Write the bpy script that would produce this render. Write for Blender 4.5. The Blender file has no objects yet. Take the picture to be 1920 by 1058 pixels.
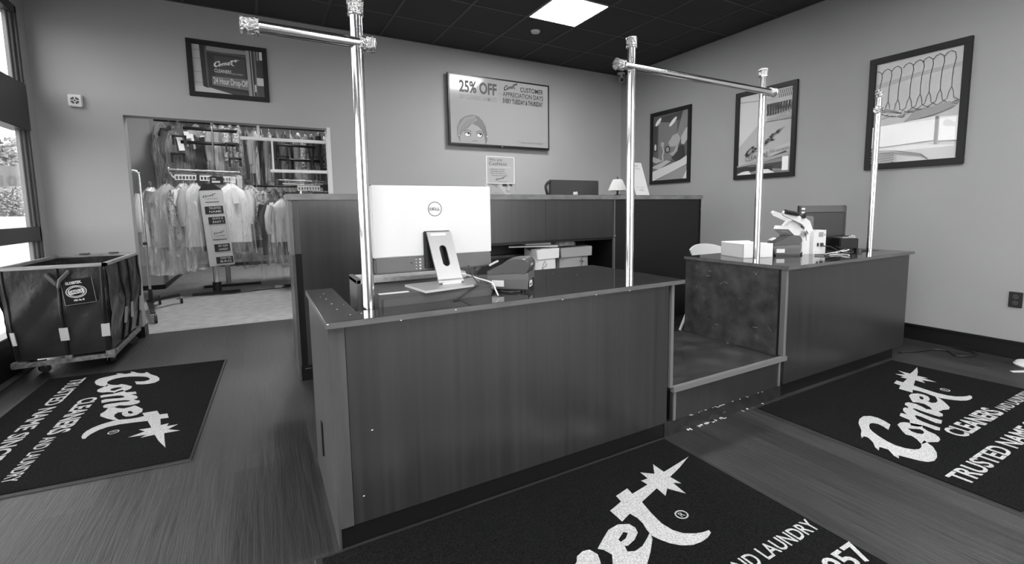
import bpy, bmesh, math, random
from mathutils import Vector, Matrix
from mathutils.geometry import tessellate_polygon
random.seed(7)
PI = math.pi
SC = bpy.context.scene
COL = SC.collection

# ------------------------------------------------------------------ camera, world, exposure, large lights
cam_d = bpy.data.cameras.new('camera'); cam = bpy.data.objects.new('camera', cam_d); COL.objects.link(cam)
cam_d.sensor_width = 36.0; cam_d.lens = 36.0 * 872.144 / 1920.0
cam_d.shift_x = -(977.854 - 960.0) / 1920.0; cam_d.shift_y = (480.288 - 529.0) / 1920.0
cam_d.clip_start = 0.02; cam_d.clip_end = 200
_r = Vector((0.87057403, -0.49186606, -0.01298579)); _u = Vector((0.06100313, 0.08170849, 0.99478759)); _f = Vector((0.4882412, 0.86682841, -0.10113866))
cam.matrix_world = Matrix(((_r.x, _u.x, -_f.x, 0), (_r.y, _u.y, -_f.y, 0), (_r.z, _u.z, -_f.z, 1.1771), (0, 0, 0, 1)))
SC.camera = cam
SC.view_settings.view_transform = 'Standard'; SC.view_settings.look = 'None'
SC.view_settings.gamma = 1.0; SC.view_settings.exposure = 0.2; SC.view_settings.use_curve_mapping = False
SC.cycles.use_denoising = True
SC.cycles.max_bounces = 8; SC.cycles.transparent_max_bounces = 24
SC.cycles.caustics_reflective = False; SC.cycles.caustics_refractive = False
SC.cycles.sample_clamp_indirect = 6.0
w = bpy.data.worlds.new('overcast sky'); SC.world = w; w.use_nodes = True
bg = w.node_tree.nodes['Background']; bg.inputs[0].default_value = (1, 1, 1, 1); bg.inputs[1].default_value = 5.6

XL, XR, YB, ZC, YF = -1.6, 4.926, 5.589, 3.16, -2.4     # room shell
T = 0.6096                                             # ceiling tile
GX, GY = 1.332, 3.130                                  # grid phase

def area(name, loc, sx, sy, rot, power, portal=False):
    l = bpy.data.lights.new(name, 'AREA'); l.shape = 'RECTANGLE'; l.size = sx; l.size_y = sy; l.energy = power
    if portal: l.cycles.is_portal = True
    o = bpy.data.objects.new(name, l); o.location = loc; o.rotation_euler = rot; COL.objects.link(o)
    return o
area('daylight_portal', (XL - 0.13, 2.4, 1.55), 2.6, 5.9, (0, -PI / 2, 0), 1, True)
area('daylight_portal', (2.65, YF - 0.13, 1.45), 4.1, 2.7, (PI / 2, 0, 0), 1, True)

# ------------------------------------------------------------------ materials
def s2l(v):
    v = v / 255.0
    return v / 12.92 if v <= 0.04045 else ((v + 0.055) / 1.055) ** 2.4
MATS = {}
def mat(name, v, rough=0.6, metal=0.0, spec=0.5, coat=0.0, noise=None, stretch=(1, 1, 1), bump=0.0, emit=0.0, coords='Object', fleck=None, nrough=0.0, bdist=.01):
    """grey procedural material; v = sRGB grey of the thing itself"""
    if name in MATS: return MATS[name]
    m = bpy.data.materials.new(name); m.use_nodes = True; nt = m.node_tree; b = nt.nodes['Principled BSDF']
    c = s2l(v); b.inputs['Base Color'].default_value = (c, c, c, 1); b.inputs['Roughness'].default_value = rough
    b.inputs['Metallic'].default_value = metal; b.inputs['Specular IOR Level'].default_value = spec
    b.inputs['Coat Weight'].default_value = coat; b.inputs['Coat Roughness'].default_value = 0.03
    if emit: b.inputs['Emission Color'].default_value = (1, 1, 1, 1); b.inputs['Emission Strength'].default_value = emit
    if noise:
        sc, lo, hi = noise
        tc = nt.nodes.new('ShaderNodeTexCoord'); mp = nt.nodes.new('ShaderNodeMapping'); mp.inputs['Scale'].default_value = stretch
        n = nt.nodes.new('ShaderNodeTexNoise'); n.inputs['Scale'].default_value = sc; n.inputs['Detail'].default_value = 6
        r = nt.nodes.new('ShaderNodeValToRGB'); r.color_ramp.elements[0].position = 0.3; r.color_ramp.elements[1].position = 0.7
        a, d = s2l(lo), s2l(hi); r.color_ramp.elements[0].color = (a, a, a, 1); r.color_ramp.elements[1].color = (d, d, d, 1)
        nt.links.new(tc.outputs[coords], mp.inputs[0]); nt.links.new(mp.outputs[0], n.inputs['Vector']); nt.links.new(n.outputs[0], r.inputs[0])
        out = r.outputs[0]
        if fleck:
            fs, th, fv = fleck
            n2 = nt.nodes.new('ShaderNodeTexNoise'); n2.inputs['Scale'].default_value = fs; n2.inputs['Detail'].default_value = 8; n2.inputs['Distortion'].default_value = 1.5
            r2 = nt.nodes.new('ShaderNodeValToRGB'); r2.color_ramp.elements[0].position = th; r2.color_ramp.elements[1].position = th + 0.03
            r2.color_ramp.elements[0].color = (0, 0, 0, 1); r2.color_ramp.elements[1].color = (1, 1, 1, 1)
            mx = nt.nodes.new('ShaderNodeMix'); mx.data_type = 'RGBA'; e = s2l(fv); mx.inputs[7].default_value = (e, e, e, 1)
            nt.links.new(tc.outputs[coords], n2.inputs['Vector']); nt.links.new(n2.outputs[0], r2.inputs[0])
            nt.links.new(r2.outputs[0], mx.inputs[0]); nt.links.new(out, mx.inputs[6]); out = mx.outputs[2]
        nt.links.new(out, b.inputs['Base Color'])
        if nrough:
            mr = nt.nodes.new('ShaderNodeMapRange'); mr.inputs[3].default_value = max(rough - nrough, 0.01); mr.inputs[4].default_value = rough + nrough
            nt.links.new(n.outputs[0], mr.inputs[0]); nt.links.new(mr.outputs[0], b.inputs['Roughness'])
        if bump:
            bp = nt.nodes.new('ShaderNodeBump'); bp.inputs['Strength'].default_value = bump; bp.inputs['Distance'].default_value = bdist
            nt.links.new(n.outputs[0], bp.inputs['Height']); nt.links.new(bp.outputs[0], b.inputs['Normal'])
    MATS[name] = m
    return m
def G(v, rough=0.5):
    return mat('print grey %d' % v if rough == 0.5 else 'grey %d r%d' % (v, rough * 100), v, rough)
def glass(name, tint=0.97, rough=0.0, r0=0.04):
    if name in MATS: return MATS[name]
    m = bpy.data.materials.new(name); m.use_nodes = True; nt = m.node_tree; nt.nodes.clear()
    o = nt.nodes.new('ShaderNodeOutputMaterial'); mx = nt.nodes.new('ShaderNodeMixShader'); t = nt.nodes.new('ShaderNodeBsdfTransparent')
    t.inputs[0].default_value = (tint, tint, tint, 1); g = nt.nodes.new('ShaderNodeBsdfGlossy'); g.inputs['Roughness'].default_value = rough
    ge = nt.nodes.new('ShaderNodeNewGeometry'); d = nt.nodes.new('ShaderNodeVectorMath'); d.operation = 'DOT_PRODUCT'
    nt.links.new(ge.outputs['Incoming'], d.inputs[0]); nt.links.new(ge.outputs['Normal'], d.inputs[1]); last = d.outputs['Value']
    for op, v in (('ABSOLUTE', None), ('SUBTRACT', 1.0), ('POWER', 5.0), ('MULTIPLY_ADD', r0)):       # Schlick, the same from both sides
        q = nt.nodes.new('ShaderNodeMath'); q.operation = op
        if op == 'SUBTRACT': q.inputs[0].default_value = 1.0; nt.links.new(last, q.inputs[1])
        else:
            nt.links.new(last, q.inputs[0])
            if op == 'POWER': q.inputs[1].default_value = v
            if op == 'MULTIPLY_ADD': q.inputs[1].default_value = 1 - v; q.inputs[2].default_value = v
        last = q.outputs[0]
    nt.links.new(last, mx.inputs[0]); nt.links.new(t.outputs[0], mx.inputs[1]); nt.links.new(g.outputs[0], mx.inputs[2]); nt.links.new(mx.outputs[0], o.inputs[0])
    MATS[name] = m
    return m
def film(name, alpha, v=235, rough=0.25):
    """thin clear plastic: mostly see-through, crinkled shine"""
    if name in MATS: return MATS[name]
    m = bpy.data.materials.new(name); m.use_nodes = True; nt = m.node_tree; nt.nodes.clear()
    o = nt.nodes.new('ShaderNodeOutputMaterial'); mx = nt.nodes.new('ShaderNodeMixShader'); t = nt.nodes.new('ShaderNodeBsdfTransparent')
    b = nt.nodes.new('ShaderNodeBsdfPrincipled'); c = s2l(v); b.inputs['Base Color'].default_value = (c, c, c, 1); b.inputs['Roughness'].default_value = rough
    tc = nt.nodes.new('ShaderNodeTexCoord'); mp = nt.nodes.new('ShaderNodeMapping'); mp.inputs['Scale'].default_value = (1.5, 1.5, .28)
    n = nt.nodes.new('ShaderNodeTexNoise'); n.inputs['Scale'].default_value = 9; n.inputs['Detail'].default_value = 5; n.inputs['Distortion'].default_value = .8
    r = nt.nodes.new('ShaderNodeMapRange'); r.inputs[1].default_value = 0.45; r.inputs[2].default_value = 0.7; r.inputs[3].default_value = alpha * 0.3; r.inputs[4].default_value = min(1, alpha * 2.0)
    bp = nt.nodes.new('ShaderNodeBump'); bp.inputs['Strength'].default_value = 0.6; bp.inputs['Distance'].default_value = 0.03
    nt.links.new(tc.outputs['Object'], mp.inputs[0]); nt.links.new(mp.outputs[0], n.inputs['Vector']); nt.links.new(n.outputs[0], r.inputs[0]); nt.links.new(r.outputs[0], mx.inputs[0])
    nt.links.new(n.outputs[0], bp.inputs['Height']); nt.links.new(bp.outputs[0], b.inputs['Normal'])
    nt.links.new(t.outputs[0], mx.inputs[1]); nt.links.new(b.outputs[0], mx.inputs[2]); nt.links.new(mx.outputs[0], o.inputs[0])
    MATS[name] = m
    return m
def plank_mat():
    m = bpy.data.materials.new('wood plank vinyl'); m.use_nodes = True; nt = m.node_tree; b = nt.nodes['Principled BSDF']; L = nt.links.new
    tc = nt.nodes.new('ShaderNodeTexCoord'); mp = nt.nodes.new('ShaderNodeMapping'); mp.inputs['Rotation'].default_value = (0, 0, PI / 2)
    br = nt.nodes.new('ShaderNodeTexBrick'); br.offset = 0.37; br.inputs['Scale'].default_value = 1.0; br.inputs['Brick Width'].default_value = 1.2; br.inputs['Row Height'].default_value = 0.165
    br.inputs['Mortar Size'].default_value = 0.0012; br.inputs['Mortar Smooth'].default_value = 0.1
    a, c = s2l(25), s2l(43); br.inputs['Color1'].default_value = (a, a, a, 1); br.inputs['Color2'].default_value = (c, c, c, 1); br.inputs['Mortar'].default_value = (s2l(45),) * 3 + (1,)
    L(tc.outputs['Object'], mp.inputs[0]); L(mp.outputs[0], br.inputs['Vector'])
    m2 = nt.nodes.new('ShaderNodeMapping'); m2.inputs['Scale'].default_value = (22, 1.1, 1); n = nt.nodes.new('ShaderNodeTexNoise'); n.inputs['Scale'].default_value = 2.6; n.inputs['Detail'].default_value = 9; n.inputs['Roughness'].default_value = .7; n.inputs['Distortion'].default_value = .7
    L(tc.outputs['Object'], m2.inputs[0]); L(m2.outputs[0], n.inputs['Vector'])
    r = nt.nodes.new('ShaderNodeMapRange'); r.inputs[1].default_value = .32; r.inputs[2].default_value = .68; r.inputs[3].default_value = .42; r.inputs[4].default_value = 1.75; L(n.outputs[0], r.inputs[0])
    mx = nt.nodes.new('ShaderNodeMix'); mx.data_type = 'RGBA'; mx.blend_type = 'MULTIPLY'; mx.inputs[0].default_value = 1.0
    L(br.outputs[0], mx.inputs[6]); L(r.outputs[0], mx.inputs[7]); L(mx.outputs[2], b.inputs['Base Color'])
    r2 = nt.nodes.new('ShaderNodeMapRange'); r2.inputs[3].default_value = .34; r2.inputs[4].default_value = .52; L(n.outputs[0], r2.inputs[0]); L(r2.outputs[0], b.inputs['Roughness'])
    bp = nt.nodes.new('ShaderNodeBump'); bp.inputs['Strength'].default_value = .6; bp.inputs['Distance'].default_value = .006; L(n.outputs[0], bp.inputs['Height']); L(bp.outputs[0], b.inputs['Normal'])
    return m
M_plank = plank_mat()
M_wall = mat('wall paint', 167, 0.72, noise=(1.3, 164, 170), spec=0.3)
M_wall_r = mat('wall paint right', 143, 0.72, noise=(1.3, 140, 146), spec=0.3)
M_wall_in = mat('storage wall paint', 165, 0.8)
M_ceil = mat('black ceiling tile', 52, 0.85, noise=(120, 47, 57))
M_bar = mat('ceiling grid', 56, 0.5)
M_black = mat('black paint', 22, 0.45)
M_base = mat('black vinyl base', 14, 0.45, spec=.3)
M_lam = mat('dark laminate', 40, 0.29, noise=(2.4, 36, 47), stretch=(20, 20, .3), spec=.9, nrough=.02)
M_lam_lit = mat('dark laminate side', 72, 0.34, noise=(3.0, 64, 80), stretch=(10, 10, .8))  # lighter copy of the laminate, window light put into its colour
M_top = mat('glossy dark countertop', 40, 0.055, noise=(60, 36, 44), spec=.6)
M_edge = mat('countertop edge band', 88, 0.33, noise=(30, 80, 96), stretch=(.3, 1, 1))
M_trim = mat('grey edge trim', 104, 0.35)
M_swirl = mat('scuffed laminate', 56, 0.30, noise=(11, 38, 80))
M_chrome = mat('polished chrome', 240, 0.13, 1.0)
M_chrome2 = mat('cast chrome', 225, 0.16, 1.0, noise=(140, 120, 245), bump=1.0)
M_white = mat('white plastic', 212, 0.35)
M_off = mat('off white plastic', 205, 0.4)
M_paper = mat('white paper', 225, 0.8)
M_dplast = mat('dark grey plastic', 66, 0.38)
M_mplast = mat('mid grey plastic', 92, 0.4)
M_bplast = mat('black plastic', 26, 0.35)
M_alu = mat('silver paint', 176, 0.3, 0.55)
M_frame = mat('storefront aluminium dark', 66, 0.4, 0.2)
M_frame2 = mat('storefront aluminium light', 120, 0.4, 0.2)
M_conc = mat('pale storage floor', 164, 0.55, noise=(9, 150, 176))
M_mat = mat('mat pile', 20, 1.0, noise=(170, 0, 30), bump=.8, spec=.1)
M_matw = mat('mat pile light', 196, 1.0, noise=(170, 140, 200), bump=.6, spec=.1)
M_rub = mat('mat rubber', 26, 0.6)
M_vinyl = mat('cart vinyl', 42, 0.27, noise=(2.4, 38, 48), bump=.5, stretch=(1.2, 1.2, .7), bdist=.08)
M_wood = mat('pale wood rim', 150, 0.6, noise=(9, 126, 168), stretch=(1, 1, 6))
M_strap = mat('web strap', 176, 0.7)
M_glass = glass('window glass', .96)
M_pglass = glass('picture glass', .98)
M_film = film('garment film', .26, 240, .15)
M_film2 = film('garment film dim', .14, 170, .15)

# ------------------------------------------------------------------ mesh builder
class MB:
    def __init__(s): s.bm = bmesh.new(); s.mats = []; s.cur = 0
    def use(s, m):
        if m not in s.mats: s.mats.append(m)
        s.cur = s.mats.index(m); return s
    def face(s, pts, smooth=False):
        vs = [s.bm.verts.new(p) for p in pts]
        try: f = s.bm.faces.new(vs)
        except ValueError: return None
        f.material_index = s.cur; f.smooth = smooth; return f
    def box(s, a, b, bev=0.0, rot=None, piv=None):
        x0, y0, z0 = [min(p, q) for p, q in zip(a, b)]; x1, y1, z1 = [max(p, q) for p, q in zip(a, b)]
        c = [(x0, y0, z0), (x1, y0, z0), (x1, y1, z0), (x0, y1, z0), (x0, y0, z1), (x1, y0, z1), (x1, y1, z1), (x0, y1, z1)]
        return s.hexa(c, bev, rot, piv)
    def hexa(s, c, bev=0.0, rot=None, piv=None):
        if rot is not None:
            pv = Vector(piv) if piv else sum((Vector(p) for p in c), Vector()) / 8
            c = [pv + rot @ (Vector(p) - pv) for p in c]
        vs = [s.bm.verts.new(p) for p in c]
        fs = [s.bm.faces.new([vs[i] for i in q]) for q in ((0, 3, 2, 1), (4, 5, 6, 7), (0, 1, 5, 4), (1, 2, 6, 5), (2, 3, 7, 6), (3, 0, 4, 7))]
        for f in fs: f.material_index = s.cur
        if bev > 0:
            es = list({e for f in fs for e in f.edges})
            r = bmesh.ops.bevel(s.bm, geom=es, offset=bev, segments=2, affect='EDGES', clamp_overlap=True)
            for f in r['faces']: f.material_index = s.cur
        return s
    def ring(s, c, ax, r, n=16, ref=None):
        ax = Vector(ax).normalized(); ref = Vector(ref) if ref else (Vector((0, 0, 1)) if abs(ax.z) < .9 else Vector((1, 0, 0)))
        a = ax.cross(ref).normalized(); b = ax.cross(a)
        return [s.bm.verts.new(Vector(c) + r * (math.cos(2 * PI * i / n) * a + math.sin(2 * PI * i / n) * b)) for i in range(n)]
    def skin(s, rings, cap=True, smooth=True, closed=True):
        n = len(rings[0])
        for A, B in zip(rings, rings[1:]):
            for i in range(n if closed else n - 1):
                j = (i + 1) % n
                f = s.bm.faces.new((A[i], A[j], B[j], B[i])); f.smooth = smooth; f.material_index = s.cur
        if cap and closed:
            for q in (list(reversed(rings[0])), rings[-1]):
                f = s.bm.faces.new(q); f.material_index = s.cur
        return s
    def cyl(s, a, b, r, n=16, r2=None):
        d = Vector(b) - Vector(a)
        return s.skin([s.ring(a, d, r, n), s.ring(b, d, r if r2 is None else r2, n)])
    def tube(s, pts, r, n=8):
        pts = [Vector(p) for p in pts]; rs = []; ref = None
        for i, p in enumerate(pts):
            d = (pts[min(i + 1, len(pts) - 1)] - pts[max(i - 1, 0)]).normalized()
            if ref is None: ref = Vector((0, 0, 1)) if abs(d.z) < .9 else Vector((1, 0, 0))
            a = d.cross(ref).normalized(); ref = a.cross(d).normalized()
            rr = r[i] if isinstance(r, (list, tuple)) else r
            rs.append([s.bm.verts.new(p + rr * (math.cos(2 * PI * k / n) * a + math.sin(2 * PI * k / n) * ref)) for k in range(n)])
        return s.skin(rs)
    def lathe(s, prof, c=(0, 0, 0), n=24, axis='Z'):
        rs = []
        for r, z in prof:
            ring = []
            for i in range(n):
                x, y = r * math.cos(2 * PI * i / n), r * math.sin(2 * PI * i / n)
                p = (x, y, z) if axis == 'Z' else ((z, x, y) if axis == 'X' else (y, z, x))
                ring.append(s.bm.verts.new(Vector(c) + Vector(p)))
            rs.append(ring)
        return s.skin(rs)
    def prism(s, poly, fr, t):
        """poly 2-D in frame fr=(origin,u,v,n); from n=0 to n=t"""
        o, u, v, n = [Vector(q) for q in fr]
        lo = [s.bm.verts.new(o + u * p[0] + v * p[1]) for p in poly]; hi = [s.bm.verts.new(o + u * p[0] + v * p[1] + n * t) for p in poly]
        k = len(poly)
        for i in range(k):
            f = s.bm.faces.new((lo[i], lo[(i + 1) % k], hi[(i + 1) % k], hi[i])); f.material_index = s.cur
        for vs in (lo, hi):
            tri = tessellate_polygon([[Vector((p[0], p[1], 0)) for p in poly]])
            for a in tri:
                f = s.bm.faces.new([vs[i] for i in a]); f.material_index = s.cur
        return s
    def build(s, name, parent=None, m=None, loc=None):
        """world-space mesh; when a parent is given the mesh is stored relative to it"""
        bmesh.ops.recalc_face_normals(s.bm, faces=s.bm.faces)
        for e in s.bm.edges:
            if len(e.link_faces) == 2 and e.calc_face_angle(0) > .62: e.smooth = False
        me = bpy.data.meshes.new(name)
        if parent is not None and parent.get('_world'):
            o_ = Vector(parent['_world'])
            for v in s.bm.verts: v.co -= o_
        elif parent is None and loc is not None:
            for v in s.bm.verts: v.co -= Vector(loc)
        s.bm.to_mesh(me); s.bm.free()
        for q in (s.mats or [m]): me.materials.append(q)
        o = bpy.data.objects.new(name, me); COL.objects.link(o)
        if parent is not None:
            o.parent = parent
            if parent.get('_world'): o['_world'] = parent['_world']
        elif loc is not None: o.location = loc
        return o
def B(m): return MB().use(m)
def thing(name, label, cat, loc, group=None, world=True, rz=0.0):
    o = bpy.data.objects.new(name, None); COL.objects.link(o); o.location = loc; o.rotation_euler = (0, 0, rz); o.empty_display_size = .1
    if world: o['_world'] = tuple(loc)
    return tag(o, label, cat, group)
def tag(o, label, cat, group=None):
    o['label'] = label; o['category'] = cat
    if group: o['group'] = group
    return o
def struct(name, mb, kind='structure'):
    o = mb.build(name); o['kind'] = kind; return o

# ------------------------------------------------------------------ flat artwork: prints, lettering, logo
TXT = {}
def text_tris(txt, bold=0.0):
    k = (txt, bold)
    if k in TXT: return TXT[k]
    cu = bpy.data.curves.new('lettering', 'FONT'); cu.body = txt; cu.fill_mode = 'FRONT' if False else 'BOTH'; cu.offset = bold; cu.resolution_u = 3
    ob = bpy.data.objects.new('lettering', cu); COL.objects.link(ob); bpy.context.view_layer.update()
    me = ob.to_mesh(); vs = [(v.co.x, v.co.y) for v in me.vertices]; fs = [tuple(p.vertices) for p in me.polygons]
    ob.to_mesh_clear(); bpy.data.objects.remove(ob); bpy.data.curves.remove(cu)
    x0 = min(v[0] for v in vs); x1 = max(v[0] for v in vs); y0 = min(v[1] for v in vs); y1 = max(v[1] for v in vs)
    # normalise on baseline..cap height so letters keep the line straight
    vs = [((x - x0) / (x1 - x0), (y - y0) / (y1 - y0)) for x, y in vs]
    TXT[k] = (vs, fs); return TXT[k]
LOGO = [[[(0.358, 0.27), (0.281, 0.247), (0.302, 0.28), (0.311, 0.305), (0.301, 0.326), (0.28, 0.331), (0.249, 0.321), (0.213, 0.302), (0.188, 0.276), (0.163, 0.24), (0.138, 0.193), (0.128, 0.153), (0.135, 0.118), (0.155, 0.092), (0.181, 0.081), (0.214, 0.084), (0.25, 0.098), (0.304, 0.105), (0.29, 0.09), (0.264, 0.058), (0.213, 0.026), (0.163, 0.007), (0.114, 0.0), (0.077, 0.01), (0.059, 0.033), (0.048, 0.06), (0.039, 0.085), (0.031, 0.104), (0.001, 0.09), (0.01, 0.114), (0.039, 0.141), (0.052, 0.153), (0.047, 0.172), (0.044, 0.186), (0.002, 0.171), (0.024, 0.196), (0.067, 0.223), (0.102, 0.26), (0.1, 0.277), (0.069, 0.273), (0.099, 0.291), (0.157, 0.315), (0.235, 0.365), (0.296, 0.387), (0.349, 0.393), (0.385, 0.375), (0.393, 0.343), (0.381, 0.306)]], [[(0.389, 0.251), (0.429, 0.255), (0.453, 0.246), (0.47, 0.224), (0.479, 0.204), (0.492, 0.182), (0.459, 0.168), (0.435, 0.135), (0.428, 0.107), (0.405, 0.082), (0.377, 0.068), (0.34, 0.064), (0.318, 0.077), (0.29, 0.09), (0.264, 0.093), (0.247, 0.097), (0.286, 0.128), (0.306, 0.158), (0.297, 0.179), (0.327, 0.206)], [(0.385, 0.205), (0.405, 0.186), (0.426, 0.167), (0.419, 0.151), (0.395, 0.139), (0.374, 0.139), (0.361, 0.156), (0.362, 0.179)]], [[(0.523, 0.295), (0.573, 0.309), (0.573, 0.28), (0.612, 0.313), (0.651, 0.329), (0.676, 0.328), (0.678, 0.313), (0.706, 0.329), (0.719, 0.347), (0.751, 0.357), (0.776, 0.351), (0.786, 0.319), (0.773, 0.289), (0.75, 0.256), (0.765, 0.241), (0.768, 0.21), (0.749, 0.183), (0.715, 0.172), (0.691, 0.179), (0.691, 0.207), (0.697, 0.256), (0.705, 0.284), (0.703, 0.298), (0.69, 0.298), (0.668, 0.27), (0.655, 0.232), (0.646, 0.191), (0.649, 0.152), (0.595, 0.138), (0.583, 0.156), (0.595, 0.192), (0.608, 0.229), (0.607, 0.252), (0.591, 0.251), (0.558, 0.229), (0.544, 0.201), (0.537, 0.162), (0.535, 0.122), (0.494, 0.11), (0.484, 0.126), (0.492, 0.155), (0.494, 0.178), (0.479, 0.179), (0.473, 0.174), (0.449, 0.189), (0.435, 0.211), (0.509, 0.244), (0.515, 0.27)]], [[(0.896, 0.395), (0.945, 0.4), (0.982, 0.381), (0.988, 0.355), (0.977, 0.33), (0.942, 0.309), (0.901, 0.298), (0.891, 0.304), (0.881, 0.278), (0.905, 0.267), (0.943, 0.272), (0.985, 0.292), (1.016, 0.31), (0.998, 0.279), (0.945, 0.236), (0.893, 0.2), (0.852, 0.191), (0.819, 0.204), (0.765, 0.209), (0.757, 0.23), (0.799, 0.257), (0.827, 0.294), (0.817, 0.325), (0.802, 0.34), (0.846, 0.367)], [(0.935, 0.359), (0.945, 0.347), (0.921, 0.33), (0.892, 0.325), (0.893, 0.338)]], [[(0.971, 0.475), (1.046, 0.497), (1.053, 0.535), (1.127, 0.551), (1.12, 0.512), (1.219, 0.528), (1.215, 0.563), (1.253, 0.56), (1.257, 0.611), (1.303, 0.571), (1.354, 0.631), (1.35, 0.561), (1.432, 0.574), (1.545, 0.594), (1.437, 0.55), (1.344, 0.52), (1.348, 0.461), (1.321, 0.482), (1.308, 0.402), (1.269, 0.466), (1.225, 0.433), (1.233, 0.489), (1.115, 0.453), (1.097, 0.381), (1.088, 0.322), (1.095, 0.276), (1.116, 0.244), (1.153, 0.222), (1.182, 0.213), (1.208, 0.21), (1.202, 0.197), (1.171, 0.186), (1.133, 0.183), (1.096, 0.188), (1.062, 0.206), (1.034, 0.235), (1.018, 0.266), (1.008, 0.295), (1.017, 0.329), (1.028, 0.357), (1.032, 0.39), (1.025, 0.424), (0.969, 0.404)]]]
class Flat:
    """flat printed artwork on a plane: o origin, u right, v up, n towards the reader; layers are a hair apart"""
    def __init__(s, o, u, v, W, H, mb=None, step=0.0004):
        s.o, s.u, s.v = Vector(o), Vector(u).normalized(), Vector(v).normalized(); s.n = s.u.cross(s.v); s.W, s.H = W, H; s.mb = mb or MB(); s.k = 0; s.step = step
    def P(s, p): return s.o + s.u * (p[0] * s.W) + s.v * (p[1] * s.H) + s.n * (s.k * s.step)
    def poly(s, m, pts, holes=(), new=True):
        if isinstance(m, (int, float)): m = G(int(m))
        if new: s.k += 1
        s.mb.use(m); loops = [pts] + list(holes)
        tri = tessellate_polygon([[Vector((p[0] * s.W, p[1] * s.H, 0)) for p in l] for l in loops]); flat = [p for l in loops for p in l]
        vs = [s.mb.bm.verts.new(s.P(p)) for p in flat]
        for t in tri:
            try: f = s.mb.bm.faces.new([vs[i] for i in t])
            except ValueError: continue
            f.material_index = s.mb.cur
        return s
    def rect(s, m, a, b, c, d, new=True): return s.poly(m, [(a, b), (c, b), (c, d), (a, d)], new=new)
    def stroke(s, m, pts, w, new=True):
        """a line of constant width w (in metres)"""
        if new: s.k += 1
        q = [(p[0] * s.W, p[1] * s.H) for p in pts]; L, R = [], []
        for i, p in enumerate(q):
            a, b = q[max(i - 1, 0)], q[min(i + 1, len(q) - 1)]; d = math.hypot(b[0] - a[0], b[1] - a[1]) or 1
            nx, ny = -(b[1] - a[1]) / d * w / 2, (b[0] - a[0]) / d * w / 2
            L.append(((p[0] + nx) / s.W, (p[1] + ny) / s.H)); R.append(((p[0] - nx) / s.W, (p[1] - ny) / s.H))
        if isinstance(m, (int, float)): m = G(int(m))
        s.mb.use(m)
        for i in range(len(q) - 1):
            s.mb.face([s.P(L[i]), s.P(R[i]), s.P(R[i + 1]), s.P(L[i + 1])])
        return s
    def ell(s, m, cx, cy, rx, ry, n=20, rot=0, new=True):
        pts = []
        for i in range(n):
            a = 2 * PI * i / n; x, y = rx * math.cos(a), ry * math.sin(a)
            pts.append((cx + x * math.cos(rot) - y * math.sin(rot), cy + x * math.sin(rot) + y * math.cos(rot)))
        return s.poly(m, pts, new=new)
    def text(s, m, t, a, b, c, d, bold=0.0, slope=0.0, shear=0.0):
        """fits the words into the box (a,b)-(c,d)"""
        if isinstance(m, (int, float)): m = G(int(m))
        s.k += 1; vs, fs = text_tris(t, bold); s.mb.use(m)
        bv = [s.mb.bm.verts.new(s.P((a + x * (c - a) + shear * y * (d - b), b + y * (d - b) + slope * x * (c - a)))) for x, y in vs]
        for f in fs:
            try: q = s.mb.bm.faces.new([bv[i] for i in f]); q.material_index = s.mb.cur
            except ValueError: pass
        return s
    def comet(s, m, a, b, c, slope=0.0, vscale=1.0):
        """the script word with its star; left a, baseline b, right c (in panel units)"""
        k = (c - a) / 1.56; kv = k * s.W / s.H * vscale
        f = lambda p: (a + p[0] * k, b + p[1] * kv + slope * p[0] * k)
        s.k += 1
        for part in LOGO: s.poly(m, [f(p) for p in part[0]], [[f(p) for p in h] for h in part[1:]], new=False)
        return s
    def build(s, name, parent): return s.mb.build(name, parent)

# ================================================================== ROOM SHELL
YD, XD0, XD1, ZD = YB + 0.14, -1.02, 0.727, 2.08        # doorway in the back wall
b = B(M_plank); b.face([(XL - .14, YF - .2, 0), (XR + .2, YF - .2, 0), (XR + .2, 5.60, 0), (0.30, 5.652, 0), (-1.0, 5.70, 0), (XL - .14, 5.73, 0)]); struct('floor', b)
b = B(M_conc); b.face([(XL - .26, 5.73, 0), (-1.0, 5.70, 0), (0.30, 5.652, 0), (XR + .2, 5.60, 0), (XR + .2, 12.2, 0), (XL - .26, 12.2, 0)]); struct('floor', b)
b = B(M_wall)
for q in (((-1.70, YB, 0), (XD0, YD, ZC)), ((XD1, YB, 0), (XR + .15, YD, ZC)), ((XD0, YB, ZD), (XD1, YD, ZC))): b.box(*q)
struct('wall_back', b)
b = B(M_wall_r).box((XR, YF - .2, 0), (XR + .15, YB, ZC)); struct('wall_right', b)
b = B(M_ceil).box((XL - .3, YF - .2, ZC), (XR + .2, YD, ZC + .08)); b.use(M_bar)
x = GX - 6 * T
while x < XR:
    if x > XL: b.box((x - .012, YF, ZC - .004), (x + .012, YB, ZC + .01))
    x += T
y = GY - 9 * T
while y < YB:
    if y > YF: b.box((XL, y - .012, ZC - .0035), (XR, y + .012, ZC + .01))
    y += T
b.box((XL, YB - .02, ZC - .006), (XR, YB, ZC)); b.box((XR - .02, YF, ZC - .006), (XR, YB, ZC))
struct('ceiling', b)
# right wall base with its rounded lip
b = B(M_base).box((XR - .016, YF, 0), (XR, YB, .118)); b.box((XR - .024, YF, .112), (XR, YB, .134), .005); b.box((XR - .022, YF, 0), (XR, YB, .012), .003)
struct('baseboard_right', b)
b = B(M_base)
for x0, x1 in ((XL, XD0), (XD1, XR)): b.box((x0, YB - .012, 0), (x1, YB, .1))
b.box((XD0 - .03, YB - .014, 0), (XD0 + .012, YD + .01, .1)); struct('baseboard_back', b)
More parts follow.
